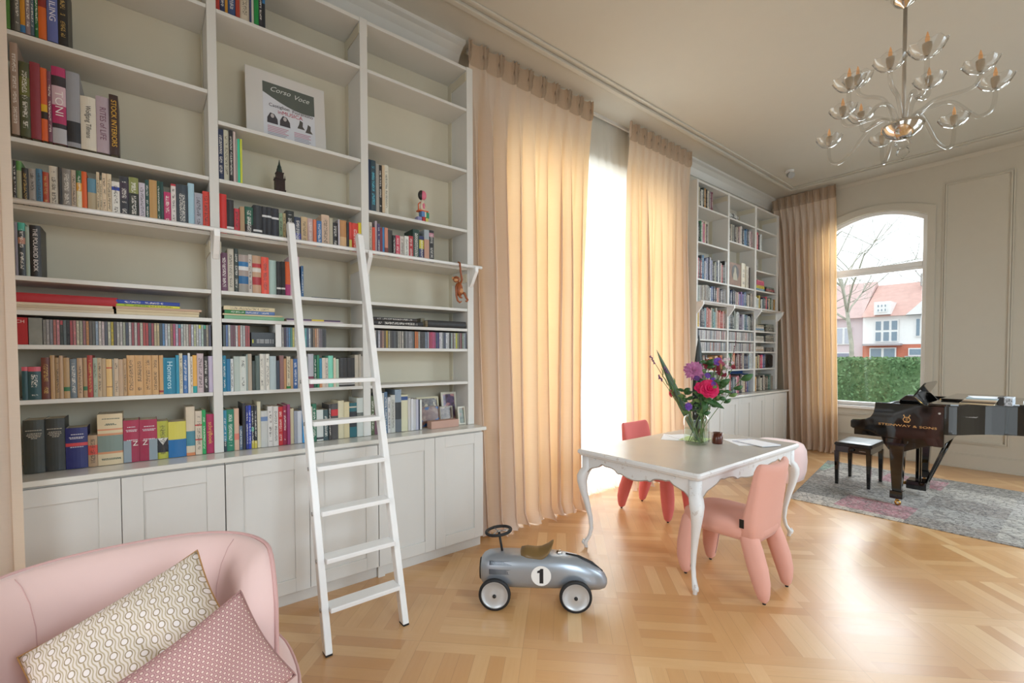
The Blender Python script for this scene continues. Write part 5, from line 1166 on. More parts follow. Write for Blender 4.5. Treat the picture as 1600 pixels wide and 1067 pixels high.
# low pink upholstered armchair / pouf beyond the table on the rug corner
def barrel_chair(label, loc, rz, group, Wd=.44, zt=.785, seat_z=.41, small=False):
    root = thing('armchair', label, 'armchair', loc, rz, group)
    # local: sitter faces +x; back wraps round -x side
    NA = 49; A0_, A1_ = math.radians(78), math.radians(282)
    def rad(a, r): # squarish barrel in plan
        p = 2.5; c, s = math.cos(a), math.sin(a); return r/((abs(c)**p+abs(s)**p)**(1/p))
    def prof(u):
        # cross-section (radial offset, height) of the shell going round; u end factor 0..1..0
        h = zt-(zt-seat_z)*(0.10*(1-u))
        lo = .12
        pts = [(-.105, lo), (-.105, lo+.15), (-.118, (lo+h)/2), (-.110, h-.17), (-.086, h-.09), (-.052, h-.035), (-.022, h-.010), (.002, h), (.014, h-.010), (.018, h-.09), (.010, (lo+h)/2), (-.015, lo+.10), (-.03, lo)]
        return pts
    rings = []
    for i in range(NA):
        t = i/(NA-1); a = A0_+(A1_-A0_)*t
        u = min(1, min(t, 1-t)/.12); u = math.sin(u*PI/2)
        k = prof(u); hh = seat_z+.02+(zt-seat_z-.02)*(1 if u > .999 else u**.45)
        top = zt; ring = []
        for ro, z in k:
            z2 = z if z < seat_z else seat_z+(z-seat_z)*(hh-seat_z)/(zt-seat_z)
            thin = 1.0
            r = rad(a, Wd)+ro*thin-.16*max(0, .45-z2)*1.0
            ring.append((r*math.cos(a), r*math.sin(a), z2))
        rings.append(ring)
    m = MB(); m.loft(rings, True, True); m.build('back_shell', MT['pink_velvet'], root, smooth=True, local=True)
    # piping along the outer rim
    path = [(r[8][0]*1.0, r[8][1]*1.0, r[8][2]+.008) for r in rings]
    e0 = rings[0]; e1 = rings[-1]
    pa = [(e0[10][0], e0[10][1], seat_z+.0)]+path+[(e1[10][0], e1[10][1], seat_z+.0)]
    MB().tube(pa, .0075, 8).build('piping', MT['pink_piping'], root, smooth=True, local=True)
    for fr in (.27, .72):
        r = rings[int(fr*(NA-1))]
        MB().tube([(q[0]*.998, q[1]*.998, q[2]) for q in r[0:7]], .0014, 5).build('seam', MT['pink_piping'], root, smooth=True, local=True)
    s = MB(); R_ = []
    for z, a in ((.13, .40), (.15, .43), (.22, .462), (.32, .478), (seat_z-.05, .478), (seat_z-.015, .465), (seat_z, .43), (seat_z+.006, .36)):
        R_.append(se_ring(.075, 0, z, a, a*1.08, 2.6, 48))
    s.loft(R_); s.build('seat', MT['pink_velvet'], root, smooth=True, local=True)
    R_ = se_ring(.075, 0, seat_z-.02, .470, .470*1.08, 2.6, 48); MB().tube(R_+[R_[0]], .006, 6).build('piping', MT['pink_piping'], root, smooth=True, local=True)
    MB().lathe([(.001, .005), (.24, .005), (.24, .02), (.05, .03), (.04, .12), (.001, .13)], 24).build('pedestal', MT['brass'], root, smooth=True, local=True)
    return root
barrel_chair('large pale pink velvet barrel armchair in the foreground, holding two cushions', (-1.97, -.085, 0), math.radians(-2), None)

p_ = thing('pouf', 'low pale pink upholstered pouf half hidden behind the far end of the table', 'pouf', (-2.20, 5.70, 0))
m = MB(); m.loft([se_ring(-2.20, 5.70, z, a, a, 3.2, 32) for z, a in ((.13, .24), (.14, .26), (.22, .280), (.34, .288), (.46, .280), (.53, .25), (.555, .20))]); m.build('seat', MT['pink_velvet'], p_, smooth=True)
for sx in (-1, 1):
    for sy in (-1, 1): MB().tube([(-2.20+sx*.13, 5.70+sy*.13, .0095), (-2.20+sx*.13, 5.70+sy*.13, .14)], [.014, .018], 10).build('leg', MT['rubber'], p_, smooth=True)

# cushions
def cushion(name, label, loc, mtx, wx, wy, th, mat, pipe=None, seed=1, fold=0.0):
    n = 34; m = MB(); rd = random.Random(seed); ph = [rd.uniform(0, 6) for _ in range(6)]
    def S_(u, v, side):
        e = (1-abs(u)**2.6)*(1-abs(v)**2.6); pin = 1-.10*(1-abs(u))*0-.075*(math.cos(u*PI/2))*abs(v)**3*1.0-.0
        x = u*wx/2*(1-.07*math.cos(v*PI/2)); y = v*wy/2*(1-.09*math.cos(u*PI/2))
        z = side*th/2*max(0, e)**.55
        z += .010*math.sin(u*5+ph[0])*math.cos(v*4+ph[1])*e
        if fold and side > 0:
            q = (v+.9)*.8; z -= fold*math.exp(-((u-.18+.25*v)/.10)**2)*max(0, -v+.15)*1.1
        return (x, y, z)
    idx = {}
    for side in (1, -1):
        for i in range(n+1):
            for j in range(n+1):
                u, v = 2*i/n-1, 2*j/n-1
                edge = i in (0, n) or j in (0, n)
                if side == -1 and edge: idx[(side, i, j)] = idx[(1, i, j)]; continue
                idx[(side, i, j)] = len(m.v); m.v.append(S_(u, v, side))
    uv = []
    for side in (1, -1):
        for i in range(n):
            for j in range(n):
                q = [(i, j), (i+1, j), (i+1, j+1), (i, j+1)]
                if side < 0: q = q[::-1]
                m.f.append([idx[(side, a, b)] for a, b in q]); m.m.append(0); m.c.append(None); uv.append([(a/n*wx, b/n*wy) for a, b in q])
    m.uv = uv
    ob = m.build(name, mat, None, smooth=True, fix=False); tag(ob, label, 'cushion')
    ob.matrix_world = Matrix.Translation(loc) @ mtx
    bd = []
    for i in range(n): bd.append(m.v[idx[(1, i, 0)]])
    for j in range(n): bd.append(m.v[idx[(1, n, j)]])
    for i in range(n, 0, -1): bd.append(m.v[idx[(1, i, n)]])
    for j in range(n, 0, -1): bd.append(m.v[idx[(1, 0, j)]])
    MB().tube(bd+[bd[0]], .003, 6).build('seam_edge', pipe or mat, ob, smooth=True, local=True)
    return ob
def pat_oval():
    m = NT('cream_teardrop_print'); uv = m.coord('UV'); s = m.n('ShaderNodeSeparateXYZ'); m.l(uv, s.inputs[0])
    PX, PY = .036, .052
    fx = m.math('DIVIDE', s.outputs[0], PX); ixx = m.math('FLOOR', fx)
    ys = m.math('ADD', m.math('DIVIDE', s.outputs[1], PY), m.math('MULTIPLY', m.math('MODULO', ixx, 2.0), .5))
    cx = m.math('SUBTRACT', m.math('FRACT', fx), .5); cy = m.math('SUBTRACT', m.math('FRACT', ys), .5)
    d = m.math('SQRT', m.math('ADD', m.math('POWER', m.math('MULTIPLY', cx, 1.5), 2), m.math('POWER', m.math('MULTIPLY', m.math('SUBTRACT', cy, .08), 1.7), 2)))
    ring = m.math('LESS_THAN', m.math('ABSOLUTE', m.math('SUBTRACT', d, .40)), .075)
    inner = m.math('LESS_THAN', d, .34)
    wav = m.math('ABSOLUTE', m.math('SUBTRACT', m.math('ABSOLUTE', cx), m.math('ADD', .36, m.math('MULTIPLY', m.math('COSINE', m.math('MULTIPLY', cy, 2*PI)), .10))))
    line = m.math('LESS_THAN', wav, .055)
    tail = m.math('MULTIPLY', m.math('LESS_THAN', m.math('ABSOLUTE', cx), .06), m.math('GREATER_THAN', m.math('ABSOLUTE', m.math('SUBTRACT', cy, .08)), .30))
    c = m.mix(line, lin('e6dad0'), lin('c0ae90')); c = m.mix(tail, c, lin('b4a07c')); c = m.mix(ring, c, lin('a08c6c')); c = m.mix(inner, c, lin('f0e6e2'))
    m.bsdf(Base_Color=c, Roughness=.8, Normal=m.bump(m.math('ADD', ring, line), .25, .002)); return m.m
def pat_dots():
    m = NT('dusty_pink_dot_weave'); uv = m.coord('UV'); s = m.n('ShaderNodeSeparateXYZ'); m.l(uv, s.inputs[0])
    PX = .0145
    fy = m.math('DIVIDE', s.outputs[1], PX*.85); iy = m.math('FLOOR', fy)
    fx = m.math('ADD', m.math('DIVIDE', s.outputs[0], PX), m.math('MULTIPLY', m.math('MODULO', iy, 2.0), .5))
    cx = m.math('SUBTRACT', m.math('FRACT', fx), .5); cy = m.math('SUBTRACT', m.math('FRACT', fy), .5)
    d = m.math('SQRT', m.math('ADD', m.math('POWER', cx, 2), m.math('POWER', cy, 2)))
    c = m.mix(m.math('LESS_THAN', d, .24), m.mix(m.math('LESS_THAN', d, .40), lin('c09492'), lin('a27476')), lin('e8d0c4'))
    m.bsdf(Base_Color=c, Roughness=.8, Normal=m.bump(m.math('LESS_THAN', d, .3), .3, .002)); return m.m
def orient(xdir, ndir):
    x = Vector(xdir).normalized(); n = Vector(ndir).normalized(); y = n.cross(x).normalized(); x = y.cross(n)
    return Matrix((x, y, n)).transposed().to_4x4()
CUSH = True
cushion('cushion', 'cream cushion with beige teardrop print leaning in the pink armchair', (-1.958, -.051, .572), orient((.013, .908, .418), (.612, -.319, .675)), .53, .42, .19, pat_oval(), simple('ochre_piping', 'b88850', .6), 3, .05)
cushion('cushion', 'dusty pink dotted cushion lying in front of the cream cushion', (-1.650, .088, .535), orient((-.233, .912, .341), (.89, .06, .46)), .47, .34, .16, pat_dots(), simple('rose_piping', 'a87c78', .6), 7, 0)

# ------------------------------------------------------------------ ride-on racing car
root = thing('ride_on_car', 'silver toy racing car with number one roundel on the parquet floor', 'toy car', (-2.14, 1.90, 0), math.radians(47.8))
# local: nose (front) at -x, tail at +x
def carsec(x, zc, hw, hh, p=2.4, n=28):
    out = []
    for k in range(n):
        th = k*2*PI/n; c, s = math.cos(th), math.sin(th); r = 1/((abs(c)**p+abs(s)**p)**(1/p))
        out.append((x, r*c*hw, zc+r*s*hh))
    return out
silver = NT('silver_metallic_paint'); nn_ = silver.noise(3, silver.coord(), 2); silver.bsdf(Base_Color=lin('a4acb6'), Metallic=.6, Roughness=.34, Coat_Weight=.35); silver = silver.m
m = MB(); m.loft([carsec(x, z, w, h, p) for x, z, w, h, p in ((-.345, .200, .050, .055, 2.2), (-.342, .200, .070, .072, 2.3), (-.326, .203, .088, .088, 2.5), (-.295, .206, .100, .100, 2.7), (-.24, .207, .106, .105, 2.9), (-.10, .207, .110, .105, 3), (.05, .206, .110, .105, 3), (.16, .204, .106, .103, 2.8), (.26, .190, .094, .098, 2.5), (.34, .168, .076, .084, 2.3), (.40, .150, .056, .066, 2.2), (.435, .138, .036, .044, 2), (.448, .134, .014, .018, 2))])
m.build('body', silver, root, smooth=True, local=True)
MB().loft([carsec(x, .198, w, h, 2.2) for x, w, h in ((-.352, .048, .056), (-.352, .056, .064), (-.342, .058, .066))]).build('grille', MT['rubber'], root, smooth=True, local=True)
# fin-like dark strip on the tail and seat
MB().tube([(.19, 0, .302), (.27, 0, .281), (.35, 0, .244), (.42, 0, .196)], [.006, .014, .014, .006], 8).build('tail_strip', MT['rubber'], root, smooth=True, local=True)
MB().sphere((.15, 0, .310), .020, 12, 8, 0, (1, 1, .8)).build('filler_cap', MT['chrome'], root, smooth=True, local=True)
seat = MB(); rings = []
for x, w, z, t in ((-.095, .02, .310, .010), (-.09, .055, .316, .022), (-.05, .074, .318, .028), (0, .080, .312, .028), (.04, .080, .316, .028), (.075, .074, .338, .026), (.098, .060, .362, .020), (.108, .035, .378, .010)):
    ring = []
    for k in range(20):
        th = k*2*PI/20; ring.append((x+(.006 if x > .06 else 0)*math.sin(th), w*math.cos(th), z+t*math.sin(th)-.22*(abs(w*math.cos(th)))**1.5*4))
    rings.append(ring)
seat.loft(rings); seat.build('seat', simple('brown_leather', '7a6038', .35, vary=.1), root, smooth=True, local=True)
MB().tube([(-.210, 0, .295), (-.232, 0, .428)], .0075, 10).build('steering_column', MT['rubber'], root, smooth=True, local=True)
sw = MB(); tilt = .12; cxs, czs = -.235, .438
ring = [(cxs+.078*math.cos(a), .078*math.sin(a), czs+tilt*.078*math.cos(a)) for a in [k*2*PI/32 for k in range(33)]]
sw.tube(ring, .0095, 8); wh = sw.build('steering_wheel', MT['rubber'], root, smooth=True, local=True)
sp = MB()
for a in (0, 2.1, 4.2): sp.tube([(cxs, 0, czs), (cxs+.075*math.cos(a), .075*math.sin(a), czs+tilt*.075*math.cos(a))], .004, 6)
sp.sphere((cxs, 0, czs), .014, 10, 6, 0, (1, 1, .5)); sp.build('spoke', MT['steel'], wh, smooth=True, local=True)
R_W = .098
for x in (-.248, .243):
    MB().tube([(x, -.135, R_W), (x, .135, R_W)], .006, 8).build('axle', MT['steel'], root, smooth=True, local=True)
    for s_ in (-1, 1):
        y = s_*.135
        w = MB(); w.lathe([(R_W-.016, y-.014), (R_W-.006, y-.015), (R_W, y-.007), (R_W, y+.007), (R_W-.006, y+.015), (R_W-.016, y+.014)], 40, (x, 0, R_W), axis='y')
        # lathe with axis y gives radial in z/x
        wl = w.build('wheel', MT['rubber'], root, smooth=True, local=True)
        d = MB(); d.lathe([(R_W-.012, y-s_*.002), (R_W-.014, y+s_*.012), (R_W-.022, y+s_*.012), (R_W-.026, y+s_*.004), (.02, y+s_*.020), (.001, y+s_*.021)], 40, (x, 0, R_W), axis='y'); d.build('hubcap', simple('silver_hubcap', 'c6c8ca', .35, .45, vary=.01), wl, smooth=True, local=True)
        d = MB(); d.lathe([(.001, y+s_*.030), (.008, y+s_*.030), (.011, y+s_*.026), (.011, y+s_*.016)], 16, (x, 0, R_W), axis='y'); d.build('hub_nut', MT['rubber'], wl, smooth=True, local=True)
# number roundel on both sides and bonnet louvres
for s_ in (-1, 1):
    m = MB(); n = 28; yy = s_*.1115
    m.prism([(.035+.061*math.cos(k*2*PI/n), yy-.0012*s_, .208+.061*math.sin(k*2*PI/n)) for k in range(n)], (0, .0022*s_, 0))
    rd_ = m.build('number_roundel', ink_mat('eceae6'), root, local=True)
    dg_ = [(-.010, -.045), (.013, -.045), (.013, .045), (-.004, .045), (-.010, .036), (-.024, .030), (-.024, .018), (-.010, .020)]
    MB().prism([(.035-s_*u, s_*.1128, .208+v) for u, v in dg_], (0, s_*.0012, 0)).build('number_lettering', ink_mat('202024'), rd_, local=True)
    lv = MB()
    for k in range(22):
        x = -.285+k*.0085
        for z0, z1 in ((.208, .238), (.262, .284)):
            yq = [.106*(1-min(1, abs(z_-.207)/.105)**2.9)**(1/2.9)*(1 if x > -.26 else .985) for z_ in (z0, z1)]
            lv.add([(x+dx, s_*(yq[j]+dy), (z0, z1)[j]) for j in (0, 1) for dx in (0, .0045) for dy in (-.002, .0022)], [(0, 1, 3, 2), (4, 6, 7, 5), (0, 4, 5, 1), (2, 3, 7, 6), (0, 2, 6, 4), (1, 5, 7, 3)])
    lv.build('louvre', simple('louvre_dark_grey', '4a525c', .5, .2), root, local=True)

# ------------------------------------------------------------------ rug, piano, stool
o = MB().prism([(-1.95, 5.40, 0.0), (1.3, 5.47, 0.0), (1.3, 7.55, 0.0), (-2.30, 7.78, 0.0)], (0, 0, .009)).build('rug', MT['rug'], bevel=.003)
set_origin(o, (-.4, 6.5, 0)); tag(o, 'worn grey and pink patchwork rug lying under the grand piano', 'rug')
RZ = .0095
root = thing('grand_piano', 'black glossy grand piano seen from its side, standing on the patchwork rug', 'piano', (-.4, 6.6, RZ))
BL = MT['black_lacquer']
PY0, PY1 = 5.90, 7.38
def bez(P, n):
    out = []
    for k in range(n+1):
        t = k/n; q = [Vector(p) for p in P]
        while len(q) > 1: q = [a.lerp(b, t) for a, b in zip(q, q[1:])]
        out.append((q[0].x, q[0].y))
    return out
bent = bez([(-.80, PY0), (-.70, PY0+.02), (-.66, PY0+.22), (-.52, PY0+.36)], 10)+bez([(-.52, PY0+.36), (-.2, PY0+.62), (.1, PY0+.52), (.42, PY0+.78)], 12)[1:]+bez([(.42, PY0+.78), (.62, PY0+.98), (.60, PY1-.08), (.40, PY1)], 12)[1:]
outer = [(-1.34, PY0)]+bent+[(-1.34, PY1)]
def prism_xy(pts, z0, z1): return MB().prism([(x, y, z0) for x, y in pts], (0, 0, z1-z0))
# curved rim (bentside and tail)
def inset(pts, d):
    n = len(pts); out = []
    for i, p in enumerate(pts):
        a = Vector(pts[max(0, i-1)]); b = Vector(pts[min(n-1, i+1)]); t = (b-a); t = Vector((t[0], t[1])).normalized(); out.append((p[0]-t[1]*d*1, p[1]+t[0]*d*1))
    return out
inner = inset(bent, .055)
rim = MB().prism([(x, y, .79) for x, y in bent+inner[::-1]], (0, 0, .27)); rim.build('rim', BL, root, smooth=False)
# keyboard-end case: side cheek with the S-curved arm
def side_board(y0, y1):
    pts = [(-.80, 1.06), (-1.33, 1.06), (-1.335, 1.0), (-1.345, .95), (-1.37, .905), (-1.41, .88), (-1.46, .868), (-1.525, .862), (-1.54, .85), (-1.54, .785), (-1.52, .77), (-1.36, .755), (-1.30, .72), (-.86, .665), (-.80, .665)]
    return MB().prism([(x, y0, z) for x, z in pts], (0, y1-y0, 0))
side_board(PY0, PY0+.05).build('side_cheek', BL, root, bevel=.006); side_board(PY1-.05, PY1).build('side_cheek', BL, root, bevel=.006)
MB().box(-.86, -.80, PY0+.05, PY1-.05, .70, .80).build('belly_rail', BL, root)
MB().box(-1.52, -.86, PY0+.05, PY1-.05, .70, .775).build('key_bed', BL, root, bevel=.004)
MB().box(-1.30, -1.27, PY0+.05, PY1-.05, .80, .93).box(-1.36, -1.30, PY0+.05, PY1-.05, .775, .80).build('fallboard', BL, root, bevel=.006)
kb = MB()
nk = 52; kw = (PY1-PY0-.24)/nk
for k in range(nk): kb.box(-1.49, -1.31, PY0+.12+k*kw+.0006, PY0+.12+(k+1)*kw-.0006, .776, .796)
o = kb.build('white_keys', simple('ivory_keys', 'ece8dc', .3, vary=0), root); o['kind'] = 'stuff'
kb = MB()
for k in range(nk-1):
    if k % 7 in (0, 2, 3, 5, 6): kb.box(-1.41, -1.31, PY0+.12+(k+1)*kw-.005, PY0+.12+(k+1)*kw+.005, .796, .806)
kb.build('black_keys', BL, root)
for y in (PY0+.05, PY1-.12): MB().box(-1.50, -1.31, y, y+.07, .776, .835).build('key_block', BL, root, bevel=.01)
# gold plate, strings and tuning area inside
ip = [(-1.24, PY0+.06), (-.80, PY0+.06)]+[p for p in inset(bent, .06)[2:-2]]+[(.38, PY1-.06), (-1.24, PY1-.06)]
prism_xy(ip, .93, .945).build('iron_plate', MT['gold'], root)
pins = MB()
for k in range(40): pins.tube([(-1.1+.02*(k % 3), PY0+.12+k*.032, .945), (-1.1+.02*(k % 3), PY0+.12+k*.032, .985)], .004, 5)
pins.build('tuning_pins', MT['steel'], root)
st = MB()
for k in range(36): st.box(-1.0, .1+.006*k, PY0+.14+.035*k-.0007, PY0+.14+.035*k+.0007, .96, .962) if k > 12 else st.box(-1.0, -.6, PY0+.14+.035*k-.0007, PY0+.14+.035*k+.0007, .96, .962)
st.build('strings', MT['steel'], root)
MB().box(-1.25, -.98, PY0+.12, PY1-.12, 1.0, 1.012).box(-1.27, -1.24, PY0+.05, PY1-.05, .93, 1.05).build('desk_slide', BL, root, bevel=.003)
# music desk raised, with fretted end wings
md = root
def deskP(u, v, o=0.0): # u along y, v up the slope
    return (-1.15+v*.62+o*.8, u, 1.015+v*1.12-o*.6)
pts = [(6.24, 0)]+[(6.24+.0+.0, .05)]+[(6.24+.10*(1-math.cos(a)), .05+.17*math.sin(a)) for a in [math.radians(q) for q in (20, 45, 70, 90)]]+[(7.02-.10*(1-math.cos(a)), .05+.17*math.sin(a)) for a in [math.radians(q) for q in (90, 70, 45, 20)]]+[(7.02, .05), (7.02, 0)]
m = MB(); n = len(pts); m.add([deskP(u, v, 0) for u, v in pts]+[deskP(u, v, .014) for u, v in pts], [tuple(range(n)), tuple(range(2*n-1, n-1, -1))]+[(i, (i+1) % n, (i+1) % n+n, i+n) for i in range(n)]); m.build('music_desk', BL, root)
for y in (6.20, 7.04):
    s_ = MB(); s_.prism([(-1.20, y, 1.013), (-1.02, y, 1.013), (-1.02, y, 1.05), (-1.08, y, 1.12), (-1.14, y, 1.13), (-1.19, y, 1.08)], (0, .016, 0)); s_.build('desk_wing', BL, root, bevel=.004)
MB().tube([(-1.0, 6.3, 1.016), (-1.10, 6.3, 1.12)], .005, 6).build('desk_prop', MT['brass'], root, smooth=True)
# lid: main part closed, front flap folded back on top
lidpts = [(-.92, PY0-.02)]+[(x+.012, y-.022) for x, y in bent]+[(.38, PY1+.02), (-.92, PY1+.02)]
prism_xy(lidpts, 1.0615, 1.082).build('lid', BL, root, bevel=.004)
MB().box(-.90, -.46, PY0+.52, PY1+.01, 1.0835, 1.1015).build('folded_lid_flap', BL, root, bevel=.004)
for y in (PY0+.62, PY1-.3): MB().box(-.925, -.895, y, y+.12, 1.079, 1.0875).build('hinge', MT['brass'], root)
# legs, lyre, pedals
def pleg(cx, cy):
    l = MB(); rs = []
    for z, w in ((.70, .085), (.66, .085), (.63, .066), (.60, .060), (.30, .045), (.165, .038)): rs.append(rrect(cx-w, cx+w, cy-w, cy+w, z+0, .008, 2))
    l.loft(rs); lg = l.build('leg', BL, root, bevel=0); _W[lg.name] = world_of(root)
    MB().box(cx-.052, cx+.052, cy-.052, cy+.052, .085, .165).build('leg_block', BL, lg, bevel=.006)
    MB().tube([(cx, cy, .05), (cx, cy, .086)], .014, 10).lathe([(.012, -.014), (.026, -.012), (.028, 0), (.026, .012), (.012, .014)], 20, (cx+.006, cy, RZ+.0285), axis='y').build('caster', MT['brass'], lg, smooth=True)
    # shaped bracket towards the body
pleg(-1.155, 5.985); pleg(-1.155, 7.29); pleg(.30, 7.08)
MB().prism([(-1.30, 5.93, .755), (-.86, 5.93, .668), (-.93, 5.93, .655), (-1.05, 5.93, .60), (-1.09, 5.93, .58), (-1.22, 5.93, .58), (-1.26, 5.93, .64)], (0, .11, 0)).build('leg_bracket', BL, root, bevel=.004)
for dy in (-.055, .055): MB().box(-1.115, -1.085, 6.64+dy-.018, 6.64+dy+.018, .17, .70).build('lyre_post', BL, root, bevel=.004)
for dy in (-.02, .0, .02): MB().tube([(-1.10, 6.64+dy, .17), (-1.10, 6.64+dy, .70)], .004, 6).build('pedal_rod', MT['brass'], root, smooth=True)
MB().box(-1.19, -1.02, 6.54, 6.74, .075, .172).build('lyre_box', BL, root, bevel=.01)
for dy in (-.055, 0, .055): MB().tube([(-1.18, 6.64+dy, .12), (-1.25, 6.64+dy, .108), (-1.31, 6.64+dy, .098)], [.008, .010, .014], 8).build('pedal', MT['brass'], root, smooth=True)
for dy in (-.07, .07): MB().tube([(-1.03, 6.64+dy, .15), (-.84, 6.64+dy*2.2, .70)], .013, 8).build('lyre_brace', BL, root, smooth=True)
# maker's name and lyre emblem on the side
text_mesh('STEINWAY & SONS', .030, MT['gold'], root, (-1.075, PY0-.0010, .842), (PI/2, 0, 0), 'side_lettering', .0006, squash=1.75)
em = MB()
for s_ in (-1, 1): em.tube([(-1.075+s_*x, PY0-.002, .884+z) for x, z in ((.006, .0), (.022, .008), (.028, .025), (.018, .042), (.016, .055), (.026, .064), (.020, .070))], .0032, 6)
for k in range(-1, 2): em.box(-1.075+k*.007-.001, -1.075+k*.007+.001, PY0-.003, PY0-.0005, .888, .937)
em.box(-1.094, -1.056, PY0-.003, PY0-.0005, .924, .929); em.box(-1.095, -1.055, PY0-.004, PY0-.0005, .878, .885)
em.build('lyre_emblem', MT['gold'], root)
MB().tube([(-.835, PY0-.004, .990), (-.835, PY0-.001, .990)], .010, 12).build('lock_escutcheon', MT['steel'], root)

# things on the lid
LZ = 1.0825
def slab(name, label, cat, cx, cy, z, a, b, t, rz, mat, group=None, edge=None):
    o = MB().box(-a/2, a/2, -b/2, b/2, 0, t).build(name, mat, None, bevel=min(.0015, t*.2)); o.location = (cx, cy, z); o.rotation_euler = (0, 0, rz); tag(o, label, cat, group); return o
mus = [('c8b898', .014), ('504840', .012), ('a89880', .012), ('d8d0c0', .010), ('98b0bc', .010)]
z_ = LZ+.0005
nm = ['tan music book lowest in the stack on the piano lid', 'dark brown music book second lowest on the piano lid', 'beige music book in the middle of the lid stack', 'cream music book below the blue one on the piano lid', 'pale blue music book on top of the stack on the piano lid']
for (c, t), lb, k in zip(mus, nm, range(5)):
    slab('music_book', lb, 'music book', -.600+.006*k, 6.19, z_, .23-.005*k, .28, t, .02*(k-2), ink_mat(c), 'music books on the piano lid'); z_ += t+.0006
slab('sheet_music', 'white sheet of music lying on the blue book on the piano lid', 'sheet music', -.56, 6.24, z_, .21, .28, .002, .25, MT['paper'])
root2 = thing('lever_arch_binder', 'black and white speckled binder lying on the piano lid', 'binder', (-.43, 6.18, LZ))
m_ = NT('speckled_marble_paper'); nn = m_.noise(90, m_.coord(), 4, .8); m_.bsdf(Base_Color=m_.ramp(nn.outputs[0], [(.42, lin('50585c')), (.5, lin('b8c0cc')), (.7, lin('dde2ea'))]), Roughness=.5)
MB().box(-.475, -.435, 6.12, 6.40, LZ+.0005, LZ+.075).build('black_spine', MT['black_satin'], root2, bevel=.002)
MB().box(-.4345, -.38, 6.12, 6.40, LZ+.0005, LZ+.070).build('speckled_cover', m_.m, root2, bevel=.002)
slab('white_folder', 'white folder lying flat at the right of the piano lid', 'folder', -.22, 6.58, LZ+.0005, .24, .32, .012, .05, MT['paper'])
slab('sheet_music', 'white papers lying at the far side of the piano beyond the music desk', 'sheet music', -.98, 7.20, 1.0125+.0005, .20, .14, .004, .0, MT['paper'])

# stool
root = thing('piano_stool', 'black piano stool with padded leather seat standing before the keyboard', 'stool', (-1.655, 6.70, RZ))
x0, x1, y0, y1 = -1.84, -1.47, 6.42, 6.98
MB().box(x0+.012, x1-.012, y0+.012, y1-.012, .40, .475).build('apron', MT['black_lacquer'], root, bevel=.004)
s = MB(); s.loft([rrect(x0, x1, y0, y1, z, .03, 5) if d == 0 else rrect(x0+d, x1-d, y0+d, y1-d, z, .03, 5) for z, d in ((.475, .004), (.48, 0), (.50, 0), (.515, .012), (.522, .04), (.526, .10))]); s.build('seat_pad', simple('black_leather', '18181a', .28, vary=.05), root, smooth=False, bevel=.004)
for x in (x0+.03, x1-.03):
    for y in (y0+.03, y1-.03):
        l = MB(); l.loft([rrect(x-w, x+w, y-w, y+w, z, .004, 2) for z, w in ((RZ+.0005, .016), (.2, .020), (.41, .026))]); l.build('leg', MT['black_lacquer'], root)
for y in (y0, ): MB().tube([((x0+x1)/2, y+.012, .44), ((x0+x1)/2, y-.02, .44)], [.012, .020], 12).build('height_knob', MT['black_satin'], root, smooth=True)
MB().box(x0+.25, x0+.31, y0+.0105, y0+.013, .43, .436).build('maker_plate', MT['steel'], root)

# ------------------------------------------------------------------ on the table
_before = set(o.name for o in COL.objects)
TZ_ = TZ; TZ = .77
VX, VY, VZ = -2.13, 3.72, TZ+.0005
root = thing('glass_vase', 'clear wide glass vase half full of water on the table', 'vase', (VX, VY, VZ))
vp = [(.001, .0), (.085, .0), (.099, .012), (.103, .03), (.103, .21), (.099, .230), (.082, .246), (.074, .256), (.073, .29), (.080, .305)]
v = MB(); v.lathe(vp, 36, (VX, VY, VZ)); v.build('vase_glass', MT['vase_glass'], root, smooth=True, fix=False)
MB().tube([(VX+.080*math.cos(a), VY+.080*math.sin(a), VZ+.305) for a in [k*2*PI/32 for k in range(33)]], .003, 6).build('rim', MT['thin_glass'], root, smooth=True)
w = MB(); w.lathe([(.001, .006), (.082, .006), (.095, .016), (.098, .03), (.098, .135), (.001, .136)], 32, (VX, VY, VZ)); o = w.build('water', MT['water'], root, smooth=False)
root = thing('candle_jar', 'small amber glass candle jar beside the vase on the table', 'candle', (-2.03, 3.885, TZ))
MB().lathe([(.001, .001), (.040, .001), (.044, .006), (.044, .095), (.041, .095), (.041, .010), (.001, .010)], 28, (-2.03, 3.885, TZ)).build('jar', simple('amber_glass_jar', '6a3424', .12, vary=.05, Transmission_Weight=.3), root, smooth=True)
MB().lathe([(.001, .011), (.040, .011), (.040, .060), (.001, .060)], 24, (-2.03, 3.885, TZ)).build('wax', simple('candle_wax', 'c8a088', .6), root)
MB().tube([(-2.03, 3.885, TZ+.06), (-2.03, 3.885, TZ+.072)], .0015, 6).build('wick', MT['rubber'], root)
def sheet_(label, cx, cy, a, b, rz, z, mat=None, t=.0012, name='paper_sheet'):
    o = MB().box(-a/2, a/2, -b/2, b/2, 0, t).build(name, mat or MT['paper']); o.location = (cx, cy, z); o.rotation_euler = (0, 0, rz); tag(o, label, 'paper', 'papers on the table'); return o
Zt = TZ+.0006
sheet_('white paper lying left of the vase near the coral chair', -2.42, 3.86, .21, .30, .5, Zt)
sheet_('folded white paper on top of another sheet left of the vase', -2.36, 3.93, .21, .29, 1.1, Zt+.0016, t=.003)
sheet_('pale green sheet peeping out behind the vase', -2.24, 3.90, .21, .24, .2, Zt+.0052, simple('pale_green_paper', 'c8d89c', .7))
sheet_('white paper lying right of the amber candle jar', -1.92, 4.11, .21, .30, .9, Zt)
sheet_('bluish notebook sheet under the open notebook right of the candle', -1.83, 4.16, .22, .30, 1.35, Zt+.0016, simple('bluish_paper', 'c4c8d8', .7), .003)
